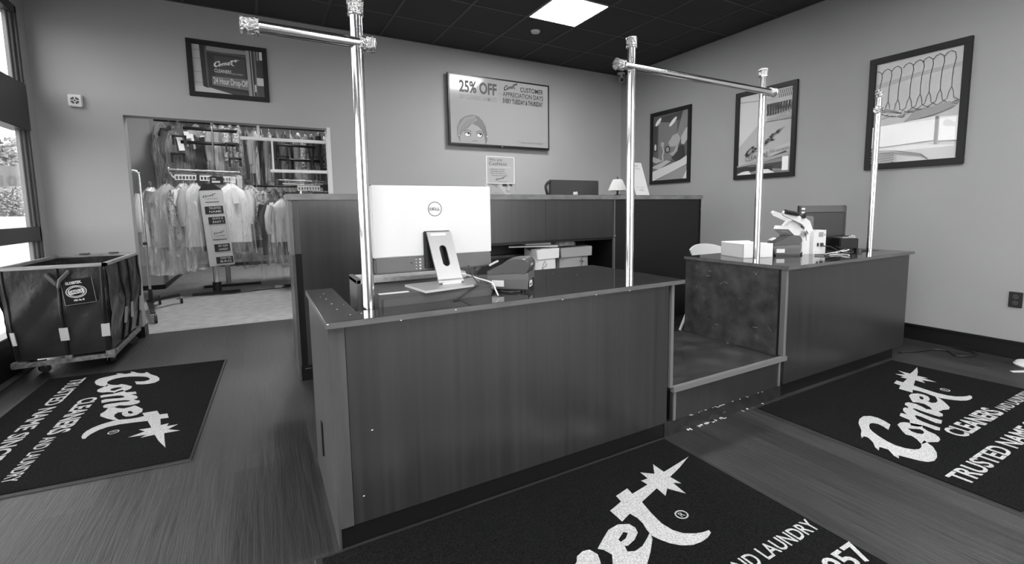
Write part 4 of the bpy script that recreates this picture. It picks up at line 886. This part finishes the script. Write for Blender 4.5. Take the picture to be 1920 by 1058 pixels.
# ================================================================== LAUNDRY CART
t = thing('laundry_cart', 'black vinyl laundry cart on wheels with pale wooden rim, by the window wall', 'laundry cart', (-1.29, 5.0, 0))
CX0, CX1, CY0, CY1, ZRM = -1.575, -.985, 4.435, 5.525, .822
BX0, BX1, BY0, BY1, ZB0 = -1.552, -1.032, 4.548, 5.438, .150
def cw(u, v, side):
    """point on a cart wall; u along the wall 0..1, v up 0..1; side 0 front,1 right,2 back,3 left"""
    x0, x1, y0, y1 = [a + (c - a) * v for a, c in zip((BX0, BX1, BY0, BY1), (CX0 + .015, CX1 - .015, CY0 + .015, CY1 - .015))]
    z = ZB0 + (ZRM - .02 - ZB0) * v
    c = [(x0, y0), (x1, y0), (x1, y1), (x0, y1)]; p, q = c[side], c[(side + 1) % 4]
    nrm = [(0, -1), (1, 0), (0, 1), (-1, 0)][side]
    # cloth sags between its stays
    belly = .018 * math.sin(PI * v) + .010 * math.sin(PI * 2 * u) ** 2 * math.sin(PI * v) + .006 * math.sin(9 * u + 7 * v + side * 2) * math.sin(PI * v) + .009 * math.sin(13 * (u * (1 if side != 1 else 1.6) - v) + side + 2 * u) ** 3 * math.sin(PI * v)
    return Vector((p[0] + (q[0] - p[0]) * u + nrm[0] * belly, p[1] + (q[1] - p[1]) * u + nrm[1] * belly, z))
b = B(M_vinyl); NU, NV = 26, 18
for side in range(4):
    for o_ in (0, 1):
        nrm = Vector([(0, -1, 0), (1, 0, 0), (0, 1, 0), (-1, 0, 0)][side]) * -.006 * o_
        vs = [[b.bm.verts.new(cw(i / NU, j / NV, side) + nrm) for i in range(NU + 1)] for j in range(NV + 1)]
        for j in range(NV):
            for i in range(NU): f = b.bm.faces.new((vs[j][i], vs[j][i + 1], vs[j + 1][i + 1], vs[j + 1][i])); f.smooth = True; f.material_index = 0
bmesh.ops.remove_doubles(b.bm, verts=b.bm.verts, dist=.0005)
body = b.build('vinyl_body', t)
B(M_vinyl).box((BX0, BY0, ZB0 - .003), (BX1, BY1, ZB0 + .003)).build('vinyl_floor', t)
b = B(M_wood); w_ = .034
for a, c in (((CX0, CY0), (CX1, CY0 + w_)), ((CX0, CY1 - w_), (CX1, CY1)), ((CX0, CY0), (CX0 + w_, CY1)), ((CX1 - w_, CY0), (CX1, CY1))): b.box((a[0], a[1], ZRM - .022), (c[0], c[1], ZRM + .002), .005)
rim = b.build('rim', t)
b = B(M_dplast)
for x in (-1.36, -1.16): b.box((x - .035, CY1 - .05, ZRM + .001), (x + .03, CY1 + .0, ZRM + .012), .003)
b.build('rim_lashing', rim)
b = B(mat('cart chassis', 118, .45, .3, noise=(30, 80, 140)))
for a, c in (((BX0 - .02, BY0 - .02), (BX1 + .02, BY0 + .01)), ((BX0 - .02, BY1 - .01), (BX1 + .02, BY1 + .02)), ((BX0 - .02, BY0), (BX0 + .01, BY1)), ((BX1 - .01, BY0), (BX1 + .02, BY1)), ((BX0, 4.98), (BX1, 5.01))): b.box((a[0], a[1], .095), (c[0], c[1], .128), .003)
b.box((BX1 - .03, BY0 - .022, .10), (BX1 + .024, BY0 + .03, .15), .003); b.box((BX0 - .024, BY0 - .022, .10), (BX0 + .06, BY0 + .03, .14), .003); b.box((-1.29, BY0 - .023, .10), (-1.25, BY0 + .0, .15), .002)
b.build('chassis', t)
for side, us in ((0, (.04, .535, .965)), (1, (.36, .62, .97)), (3, (.5,))):
    for u in us:
        nrm = Vector([(0, -1, 0), (1, 0, 0), (0, 1, 0), (-1, 0, 0)][side])
        b = B(M_bplast); b.tube([cw(u, v / 8, side) + nrm * .006 for v in range(9)], .010 if side == 0 and u > .1 else .007, 8); st = b.build('stay', t)
        p0, p1 = cw(u, .18 if side == 0 else .22, side) + nrm * .017, cw(u, .33 if side == 0 else .42, side) + nrm * .017
        tw = Vector((1, 0, 0)) * (.024 if side == 0 else 0) + Vector((0, 1, 0)) * (.014 if side else 0)
        if side == 0 and u < .1: tw = tw * .45
        b = B(M_strap); b.hexa([p0 - tw, p0 + tw, p0 + tw - nrm * .012, p0 - tw - nrm * .012, p1 - tw, p1 + tw, p1 + tw - nrm * .012, p1 - tw - nrm * .012]); b.build('strap_patch', t)
# handle loop, stitched pocket label
b = B(M_dplast); c0, c1 = cw(.44, .93, 0), cw(.66, .95, 0)
for e in (0, .012): b.tube([c0 + Vector((0, -.02, e)), c0 + Vector((.05, -.035, -.07 + e)), (c0 + c1) / 2 + Vector((0, -.035, -.10 + e)), c1 + Vector((-.05, -.035, -.06 + e)), c1 + Vector((0, -.02, e))], .011, 8)
b.build('carry_handle', t)
u0, u1, v0, v1 = .60, .905, .585, .865
P = [cw(u0, v0, 0), cw(u1, v0 + .02, 0), cw(u1 - .005, v1 + .015, 0), cw(u0 - .01, v1, 0)]; oy = Vector((0, -.024, 0))
lb = thing  # label patch as flat artwork on a sewn-on panel
o_ = P[0] + oy; uu = (P[1] - P[0]); vv = (P[3] - P[0]); vv = vv - uu.normalized() * vv.dot(uu.normalized())
fl = Flat(o_, uu, vv, uu.length, vv.length); M_lab = mat('gloss black label', 24, .2)
fl.mb.use(M_lab); n_ = fl.n; b = fl.mb; q = [fl.P(p) for p in ((0, 0), (1, 0), (1, 1), (0, 1))]; b.hexa([p - n_ * .006 for p in q] + q)
for p in ([(0, 0), (1, 0)], [(1, 0), (1, 1)], [(0, 0), (0, 1)]): fl.stroke(G(120), p, .003)
fl.text(G(228), 'GLOSSTEX.', .14, .80, .66, .91, .03, slope=.03)
for r, w_ in ((1.0, .0025), (.93, .0015), (.78, .0035)): fl.stroke(G(220), [(.43 + .33 * r * math.cos(a * PI / 18), .50 + .24 * r * math.sin(a * PI / 18)) for a in range(37)], w_)
fl.poly(G(228), [(.20, .40), (.66, .44), (.66, .60), (.20, .56)]); fl.text(G(30), 'DANDUX', .22, .43, .64, .565, .03, slope=.04); fl.text(G(225), '8 BU. No. 08', .30, .13, .64, .20, .03)
fl.build('label_patch', t)
for x, y, a in ((BX0 + .07, BY0 + .17, .5), (BX1 - .04, BY0 + .17, 2.4), (BX0 + .07, BY1 - .1, 1.2), (BX1 - .04, BY1 - .1, .2)):
    b = B(M_chrome2).box((x - .03, y - .03, .088), (x + .03, y + .03, .0945), .002); b.use(M_alu)
    dx, dy = math.cos(a) * .02, math.sin(a) * .02; b.hexa([(x + dx - .018, y + dy - .018, .03), (x + dx + .018, y + dy - .018, .03), (x + dx + .018, y + dy + .018, .03), (x + dx - .018, y + dy + .018, .03), (x - .02, y - .02, .088), (x + .02, y - .02, .088), (x + .02, y + .02, .088), (x - .02, y + .02, .088)])
    c = b.build('caster', t); w2 = B(M_bplast); w2.cyl((x + dx - .022 * math.sin(a), y + dy + .022 * math.cos(a), .033), (x + dx + .022 * math.sin(a), y + dy - .022 * math.cos(a), .033), .033, 18); w2.build('wheel', c)

# ================================================================== DOORWAY AND STORAGE ROOM
M_bwhite = mat('white painted bar', 222, .45)
t = thing('door_bars', 'white metal bars fixed across the side of the storage doorway', 'bars', (.72, 5.66, 1.62))
B(M_bwhite).box((-.11, 5.665, 1.925), (.713, 5.695, 1.958), .004).build('bar', t); B(M_bwhite).box((.145, 5.665, 1.598), (.713, 5.695, 1.630), .004).build('bar', t)
B(M_bwhite).box((.045, 5.668, 1.958), (.07, 5.692, 2.0795), .003).build('upright', t); B(M_bwhite).box((.168, 5.67, 1.62), (.186, 5.69, 1.93), .003).build('upright', t)
# rolling rack just inside
t = thing('rolling_rack', 'tall rolling garment rack with black base, just inside the storage doorway', 'garment rack', (-1.15, 7.1, 0))
b = B(M_chrome); b.tube([(-1.20, 7.12, .14), (-1.20, 7.12, 1.62), (-1.205, 7.12, 1.66), (-1.225, 7.12, 1.68), (-1.26, 7.10, 1.685), (-1.31, 7.08, 1.685)], .014, 12); b.build('frame', t)
B(M_dplast).box((-1.225, 7.10, .80), (-1.185, 7.14, .835), .004).build('collar', t)
b = B(M_bplast); b.cyl((-1.20, 7.12, .10), (-1.20, 7.12, .26), .022, 12); b.hexa([(-1.24, 7.09, .10), (-1.20, 7.09, .10), (-.95, 7.42, .095), (-.98, 7.46, .095), (-1.24, 7.09, .135), (-1.20, 7.09, .135), (-.95, 7.42, .13), (-.98, 7.46, .13)])
b.hexa([(-1.24, 7.10, .085), (-1.18, 7.10, .085), (-1.03, 6.28, .085), (-1.07, 6.27, .085), (-1.24, 7.10, .11), (-1.18, 7.10, .11), (-1.03, 6.28, .11), (-1.07, 6.27, .11)]); b.box((-1.22, 7.08, .085), (-1.17, 7.5, .12)); b.build('base', t)
for x, y, r in ((-.965, 7.45, .05), (-1.05, 6.24, .05), (-1.2, 7.5, .045)):
    b = B(M_alu).box((x - .02, y - .02, r), (x + .02, y + .02, .1), .003); c = b.build('caster', t); B(M_bplast).cyl((x + .012, y - .018, r), (x + .036, y - .012, r), r, 18).build('wheel', c)

def tray(t, x0, x1, y, z):
    b = B(M_white); b.box((x0, y, z + .055), (x1, y + .012, z + .075)); b.box((x0, y, z), (x1, y + .012, z + .012)); n = max(3, int((x1 - x0) / .036))
    for i in range(n + 1):
        x = x0 + (x1 - x0 - .012) * i / n; b.box((x, y, z + .012), (x + .012, y + .012, z + .055))
    b.box((x0, y + .012, z + .06), (x1, y + .06, z + .075)); return b.build('slotted_tray', t)
def bracket(t, x, y, z, w_=.17):
    b = B(M_black); b.box((x, y, z - .018), (x + w_, y + .02, z + .012), .002); b.box((x, y, z - .13), (x + .03, y + .02, z)); b.box((x + w_ - .035, y, z - .12), (x + w_, y + .02, z)); return b.build('bracket', t)
t = thing('garment_conveyor', 'chrome and black garment conveyor stand carrying the bagged clothes in the storage room', 'conveyor', (-.58, 8.06, 0))
b = B(M_chrome).cyl((-.58, 8.06, .14), (-.58, 8.06, 1.58), .040, 20); b.build('post', t); B(M_chrome).cyl((-.50, 8.14, 1.66), (-.50, 8.14, 3.0), .013, 10).build('hanging_rod', t)
b = B(M_bplast).cyl((-.58, 8.06, .03), (-.58, 8.06, .17), .055, 16); b.box((-.88, 7.98, .005), (-.29, 8.05, .04), .004, Rz(.09)); b.build('foot', t)
b = B(M_chrome2); b.tube([(-1.03, 7.98, 1.79), (-1.0, 7.98, 1.775), (-.19, 7.98, 1.755)], .015, 8); b.tube([(-1.0, 8.0, 1.735), (-.19, 8.0, 1.715)], .012, 8); b.tube([(-1.04, 8.1, 1.82), (-1.02, 8.0, 1.74), (-.97, 7.98, 1.66)], .012, 8); b.build('hanger_rail', t)
tray(t, -.965, -.72, 7.985, 1.635); tray(t, -.68, -.55, 7.985, 1.63); tray(t, -.42, -.22, 7.99, 1.62)
B(M_bplast).box((-.56, 7.94, 1.58), (-.40, 8.05, 1.69), .004).build('stop_box', t); fl = Flat((-.55, 7.9395, 1.59), (1, 0, 0), (0, 0, 1), .14, .09); fl.rect(200, .1, .12, .8, .42); fl.rect(150, .1, .6, .45, .85); fl.build('rating_label', t)
for z, y, x0, x1 in ((2.40, 8.35, -.86, -.20), (2.20, 8.35, -.90, -.18)): B(M_black).cyl((x0, y, z), (x1, y, z - .012), .024, 10).build('upper_rail', t)
for x, z in ((-.99, 2.27), (-1.02, 2.02), (-.36, 2.20), (-.33, 1.98)): bracket(t, x, 8.25, z)
b = B(M_chrome2)
for x in (-.28, -.20):
    for k in range(5): b.lathe([(.012, -.012), (.035, -.010), (.035, .010), (.012, .012)], (x, 7.97, 1.66 - .045 * k + (x > -.25) * .02), 12, 'Y')
b.build('roller_chain', t)
t = thing('garment_conveyor', 'black railed conveyor section behind the white door bars in the storage room', 'conveyor', (.62, 8.1, 0))
b = B(M_black); b.cyl((.28, 8.1, 2.20), (.86, 8.1, 2.18), .02, 10); b.build('upper_rail', t); B(M_black).cyl((.28, 8.12, 1.985), (.98, 8.12, 1.965), .022, 10).build('upper_rail', t)
for x, z in ((.30, 2.02), (.78, 2.03), (.27, 1.80), (.86, 1.79)): bracket(t, x, 8.05, z)
b = B(M_chrome2); b.tube([(.30, 8.0, 1.66), (1.05, 8.0, 1.64)], .013, 8); b.tube([(.36, 8.0, 1.60), (1.05, 8.0, 1.585)], .010, 8); b.build('hanger_rail', t); tray(t, .56, .88, 7.985, 1.50)
B(M_bplast).box((.92, 7.95, 1.50), (1.02, 8.0, 1.60)).build('stop_box', t); B(M_chrome).cyl((.62, 8.14, .05), (.62, 8.14, 1.56), .04, 16).build('post', t); B(M_bplast).box((.30, 8.11, .004), (.94, 8.18, .04)).build('foot', t)
t = thing('support_post', 'second chrome post and black foot standing behind the conveyor stand', 'post', (-.47, 8.75, 0)); B(M_alu).cyl((-.47, 8.75, .04), (-.47, 8.75, 1.6), .035, 14).build('post', t); B(M_bplast).box((-.80, 8.70, .004), (-.02, 8.78, .04)).build('foot', t)
cable('cable', [(-.58, 7.98, .012), (-.3, 7.93, .008), (0, 8.0, .008), (.22, 8.05, .01), (.42, 8.08, .01)], .007, M_dplast, 'cord trailing over the storage floor from the conveyor foot'); b = B(M_off).box((.16, 8.02, .012), (.27, 8.08, .05), .01); tag(b.build('power_socket'), 'pale plug block on the cord in the storage room', 'plug')

def profile_rings(b, L, w_, th, seed, top=-.085, n=36, folds=7, amp=.010, flare=.04, ragged=0.0):
    rn = random.Random(seed); ph = [rn.random() * 6.28 for _ in range(4)]; rs = []; J = 16
    for j in range(J + 1):
        v = j / J; z = top - v * (L + top)
        sh = min(1, v / .09); hw = .035 + (w_ - .035) * (sh ** .55) + flare * w_ * v; tk = th * (.35 + .65 * min(1, v / .14)) * (1 + .25 * v)
        z -= .0
        ring = []
        for i in range(n):
            a = 2 * PI * i / n; c, s_ = math.cos(a), math.sin(a)
            f = amp * min(1, v * 3) * (math.sin(folds * a + ph[0] + 1.3 * v) + .6 * math.sin((folds + 4) * a + ph[1] - 2 * v))
            x = hw * math.copysign(abs(c) ** .7, c) + f * .5; y = tk * math.copysign(abs(s_) ** .8, s_) + f
            zz = z - .085 * abs(c) ** 1.5 * (1 - v) * min(1, v * 14) * 1.0 + (rn.uniform(-ragged, ragged) if j == J else 0)
            ring.append(b.bm.verts.new((x, y, zz)))
        rs.append(ring)
    b.skin(rs)
def garment(kind, lab, loc, rz, group=None, seed=1):
    t = thing('bagged_garment', lab, 'garment', loc, group, False, rz)
    b = B(M_chrome2); b.tube([(-.02, 0, -.03), (-.024, 0, -.01), (-.012, 0, .004), (.006, 0, .0), (.010, 0, -.02), (0, 0, -.045), (0, 0, -.09)], .0025, 6); b.build('hanger', t)
    v, L, w_, noise = kind
    m = mat('cloth %d %s' % (v, noise), v, .85, noise=({'plain': (3, v - 6, v + 8), 'tweed': (150, v - 28, v + 34), 'print': (34, 60, 210), 'stripe': (60, v - 40, v + 30)}[noise]), stretch=(1, 1, .12) if noise == 'stripe' else (1, 1, 1))
    b = B(m); profile_rings(b, L, w_, .042, seed, amp=.011)
    for s_ in (-1, 1):                                                       # sleeves
        b.tube([(s_ * w_ * .93, 0, -.17), (s_ * (w_ + .022), .012, -.32), (s_ * (w_ + .02), .02, -.5), (s_ * (w_ + .005), .018, -min(L * .82, .66))], [.045, .05, .045, .036], 10)
    b.build('clothing', t)
    b = B(M_film if v > 100 else M_film2); profile_rings(b, L + .16 + .05 * (seed * 7 % 5), w_ + .03, .075, seed + 50, top=-.07, n=40, folds=9, amp=.017, flare=.10, ragged=.02); b.build('plastic_cover', t)
    b = B(M_paper); a = .07; b.hexa([(.02, -.088, -.15), (.02 + a, -.088, -.14), (.05 + a, -.092, -.36), (.05, -.092, -.37), (.02, -.086, -.15), (.02 + a, -.086, -.14), (.05 + a, -.090, -.36), (.05, -.090, -.37)]); b.build('paper_tag', t)
    return t
HZ = 1.66
garment((214, .86, .19, 'plain'), 'pale shirt in clear film, hanging nearest the doorway edge', (-1.22, 7.90, HZ - .06), .95, None, 1)
g2 = garment((122, .92, .21, 'tweed'), 'grey tweed jacket in clear film with a large paper tag', (-1.04, 7.84, HZ - .02), .35, None, 2)
garment((205, .84, .18, 'print'), 'patterned top in clear film between grey jacket and pale coat', (-.87, 7.95, HZ), .9, None, 3)
garment((176, .95, .18, 'plain'), 'light grey coat in clear film, beside the printed garment cover', (-.74, 7.90, HZ), .75, None, 4)
garment((222, .92, .22, 'plain'), 'white shirt in clear film, right beside the printed garment cover', (-.31, 7.92, HZ + .01), -.25, None, 5)
garment((48, .90, .21, 'print'), 'dark patterned blouse in clear film behind the white shirt', (-.08, 8.12, HZ), -.55, None, 6)
garment((42, .92, .20, 'plain'), 'dark suit in film hanging close to the tall counter end', (.20, 7.85, HZ - .2), -.75, None, 7)
garment((190, .70, .20, 'plain'), 'pale blouse in clear film peeking out at the tall counter end', (.33, 7.70, HZ - .22), .5, None, 9)
# printed garment cover
t = thing('garment_cover', 'long paper garment cover printed with script logo and dark text blocks', 'garment cover', (-.56, 7.78, 1.62), None, False, -.06)
t.rotation_euler = (0, -.055, -.06)
b = B(mat('cover paper', 196, .8)); b.hexa([(-.135, -.01, -1.19), (.165, -.01, -1.19), (.165, .05, -1.19), (-.135, .05, -1.19), (-.135, -.01, -.13), (.135, -.01, -.13), (.135, .05, -.13), (-.135, .05, -.13)], .006); b.build('cover', t)
b = B(M_bplast); b.hexa([(-.135, -.012, -.13), (.135, -.012, -.13), (.135, .05, -.13), (-.135, .05, -.13), (-.07, 0, -.045), (.05, 0, -.045), (.05, .04, -.045), (-.07, .04, -.045)], .004); b.build('cover_collar', t)
B(M_chrome2).tube([(-.02, .02, .02), (-.02, .02, .04), (.0, .02, .05), (.008, .02, .03), (0, .02, 0), (0, .02, -.05)], .0025, 6).build('hanger', t)
fl = Flat((-.135, -.0115, -1.19), (1, 0, 0), (0, 0, 1), .30, 1.06); fl.comet(G(40), .12, .905, .70, vscale=.8); fl.text(G(90), 'CLEANERS', .22, .88, .70, .893, .01); fl.rect(60, .2, .84, .74, .85); fl.rect(60, .28, .345, .84, .355)
for v0, v1, x0, x1, ws in ((.69, .79, .14, .86, ('TRUSTED', 'NAME')), (.555, .65, .22, .88, ('QUICK &', 'EASY !')), (.19, .29, .30, .92, ('DRY CLEAN', 'LAUNDRY')), (.03, .12, .30, .98, ('THANK YOU', 'BAG'))):
    fl.rect(34, x0, v0, x1, v1)
    for k, w_ in enumerate(ws): fl.text(205, w_, x0 + .16, v1 - (k + 1) * (v1 - v0) / 2.2 + .006, x1 - .08, v1 - (k + 1) * (v1 - v0) / 2.2 + .034, .01)
fl.comet(G(40), .34, .42, .84, vscale=.8); fl.text(G(60), 'CLEANERS', .36, .39, .80, .405, .01); fl.stroke(120, [(.28, .37), (.26, .55)], .003); fl.stroke(120, [(.28, .37), (.88, .37), (.88, .55)], .003)
fl.build('printing', t)
# rows of bagged clothes behind: one of each kind, then copies
protos = []
for i, (v, L, w_, n_) in enumerate(((126, .9, .21, 'plain'), (40, .95, .22, 'plain'), (92, .9, .2, 'stripe'), (52, .98, .2, 'tweed'), (160, .8, .2, 'plain'), (60, .92, .21, 'print'))):
    protos.append(garment((v, L, w_, n_), 'film covered garment hanging in the packed rows behind the conveyor stand', (0, 0, 0), 0, 'bagged clothes on the rear rails', 20 + i))
spots = []; rn = random.Random(12)
for k in range(24): spots.append((-1.20 + k * .112, 9.0 + rn.uniform(-.12, .2) + .25 * (k > 9), 2.62 + rn.uniform(-.03, .03), rn.uniform(1.25, 1.5)))
for k in range(20): spots.append((-1.15 + k * .125, 9.15 + rn.uniform(-.1, .15), 1.52 + rn.uniform(-.05, .03), rn.uniform(1.1, 1.45)))
for k in range(5): spots.append((-1.02 + k * .07, 8.6 + .06 * k, 2.45 + rn.uniform(-.1, .1), rn.uniform(-.2, .6)))
for k in range(7): spots.append((.02 + k * .12, 8.45 + rn.uniform(-.1, .1), 1.60 + rn.uniform(-.04, .04), rn.uniform(.5, 1.2)))
used = set()
for k, (x, y, z, a) in enumerate(spots):
    p = protos[k % 6 if k < 6 else rn.randrange(6)]
    if p.name not in used: used.add(p.name); p.location = (x, y, z); p.rotation_euler = (0, 0, a); continue
    r = p.copy(); COL.objects.link(r); r.location = (x, y, z); r.rotation_euler = (0, 0, a)
    for ch in list(p.children):
        c = ch.copy(); COL.objects.link(c); c.parent = r
for z, y in ((2.60, 9.1), (1.51, 9.2), (1.585, 8.45)):
    b = B(M_black).cyl((-1.3 if z != 1.585 else -.1, y, z), (2.0 if z != 1.585 else 1.3, y, z), .016, 10); o = tag(b.build('hanging_rail'), {2.60: 'upper black hanging rail across the storage room', 1.51: 'lower black hanging rail across the storage room', 1.585: 'short black hanging rail behind the white door bars'}[z], 'rail')

# ================================================================== BITS BY THE POSTER WALL
b = B(M_white).lathe([(.001, .0), (.10, .0), (.105, .01), (.09, .03), (.05, .042), (.001, .046)], (4.78, 1.02, 0), 28); tag(b.build('sign_foot'), 'low white round foot on the floor under the wall outlet', 'base')
b = B(M_off); b.hexa([(4.50, 1.055, .001), (4.64, .97, .001), (4.66, 1.0, .001), (4.52, 1.075, .001), (4.50, 1.055, .004), (4.64, .97, .006), (4.66, 1.0, .006), (4.52, 1.075, .004)]); tag(b.build('paper_strip'), 'thin pale strip of paper on the floor beside the white round foot', 'paper')
cable('floor_cable', [(4.36, 1.66, .006), (4.5, 1.60, .006), (4.66, 1.56, .007), (4.72, 1.48, .007), (4.62, 1.40, .007), (4.72, 1.33, .007), (4.83, 1.36, .008), (4.88, 1.5, .008)], .005, M_bplast, 'black cable lying on the floor between the counter end and the wall base')
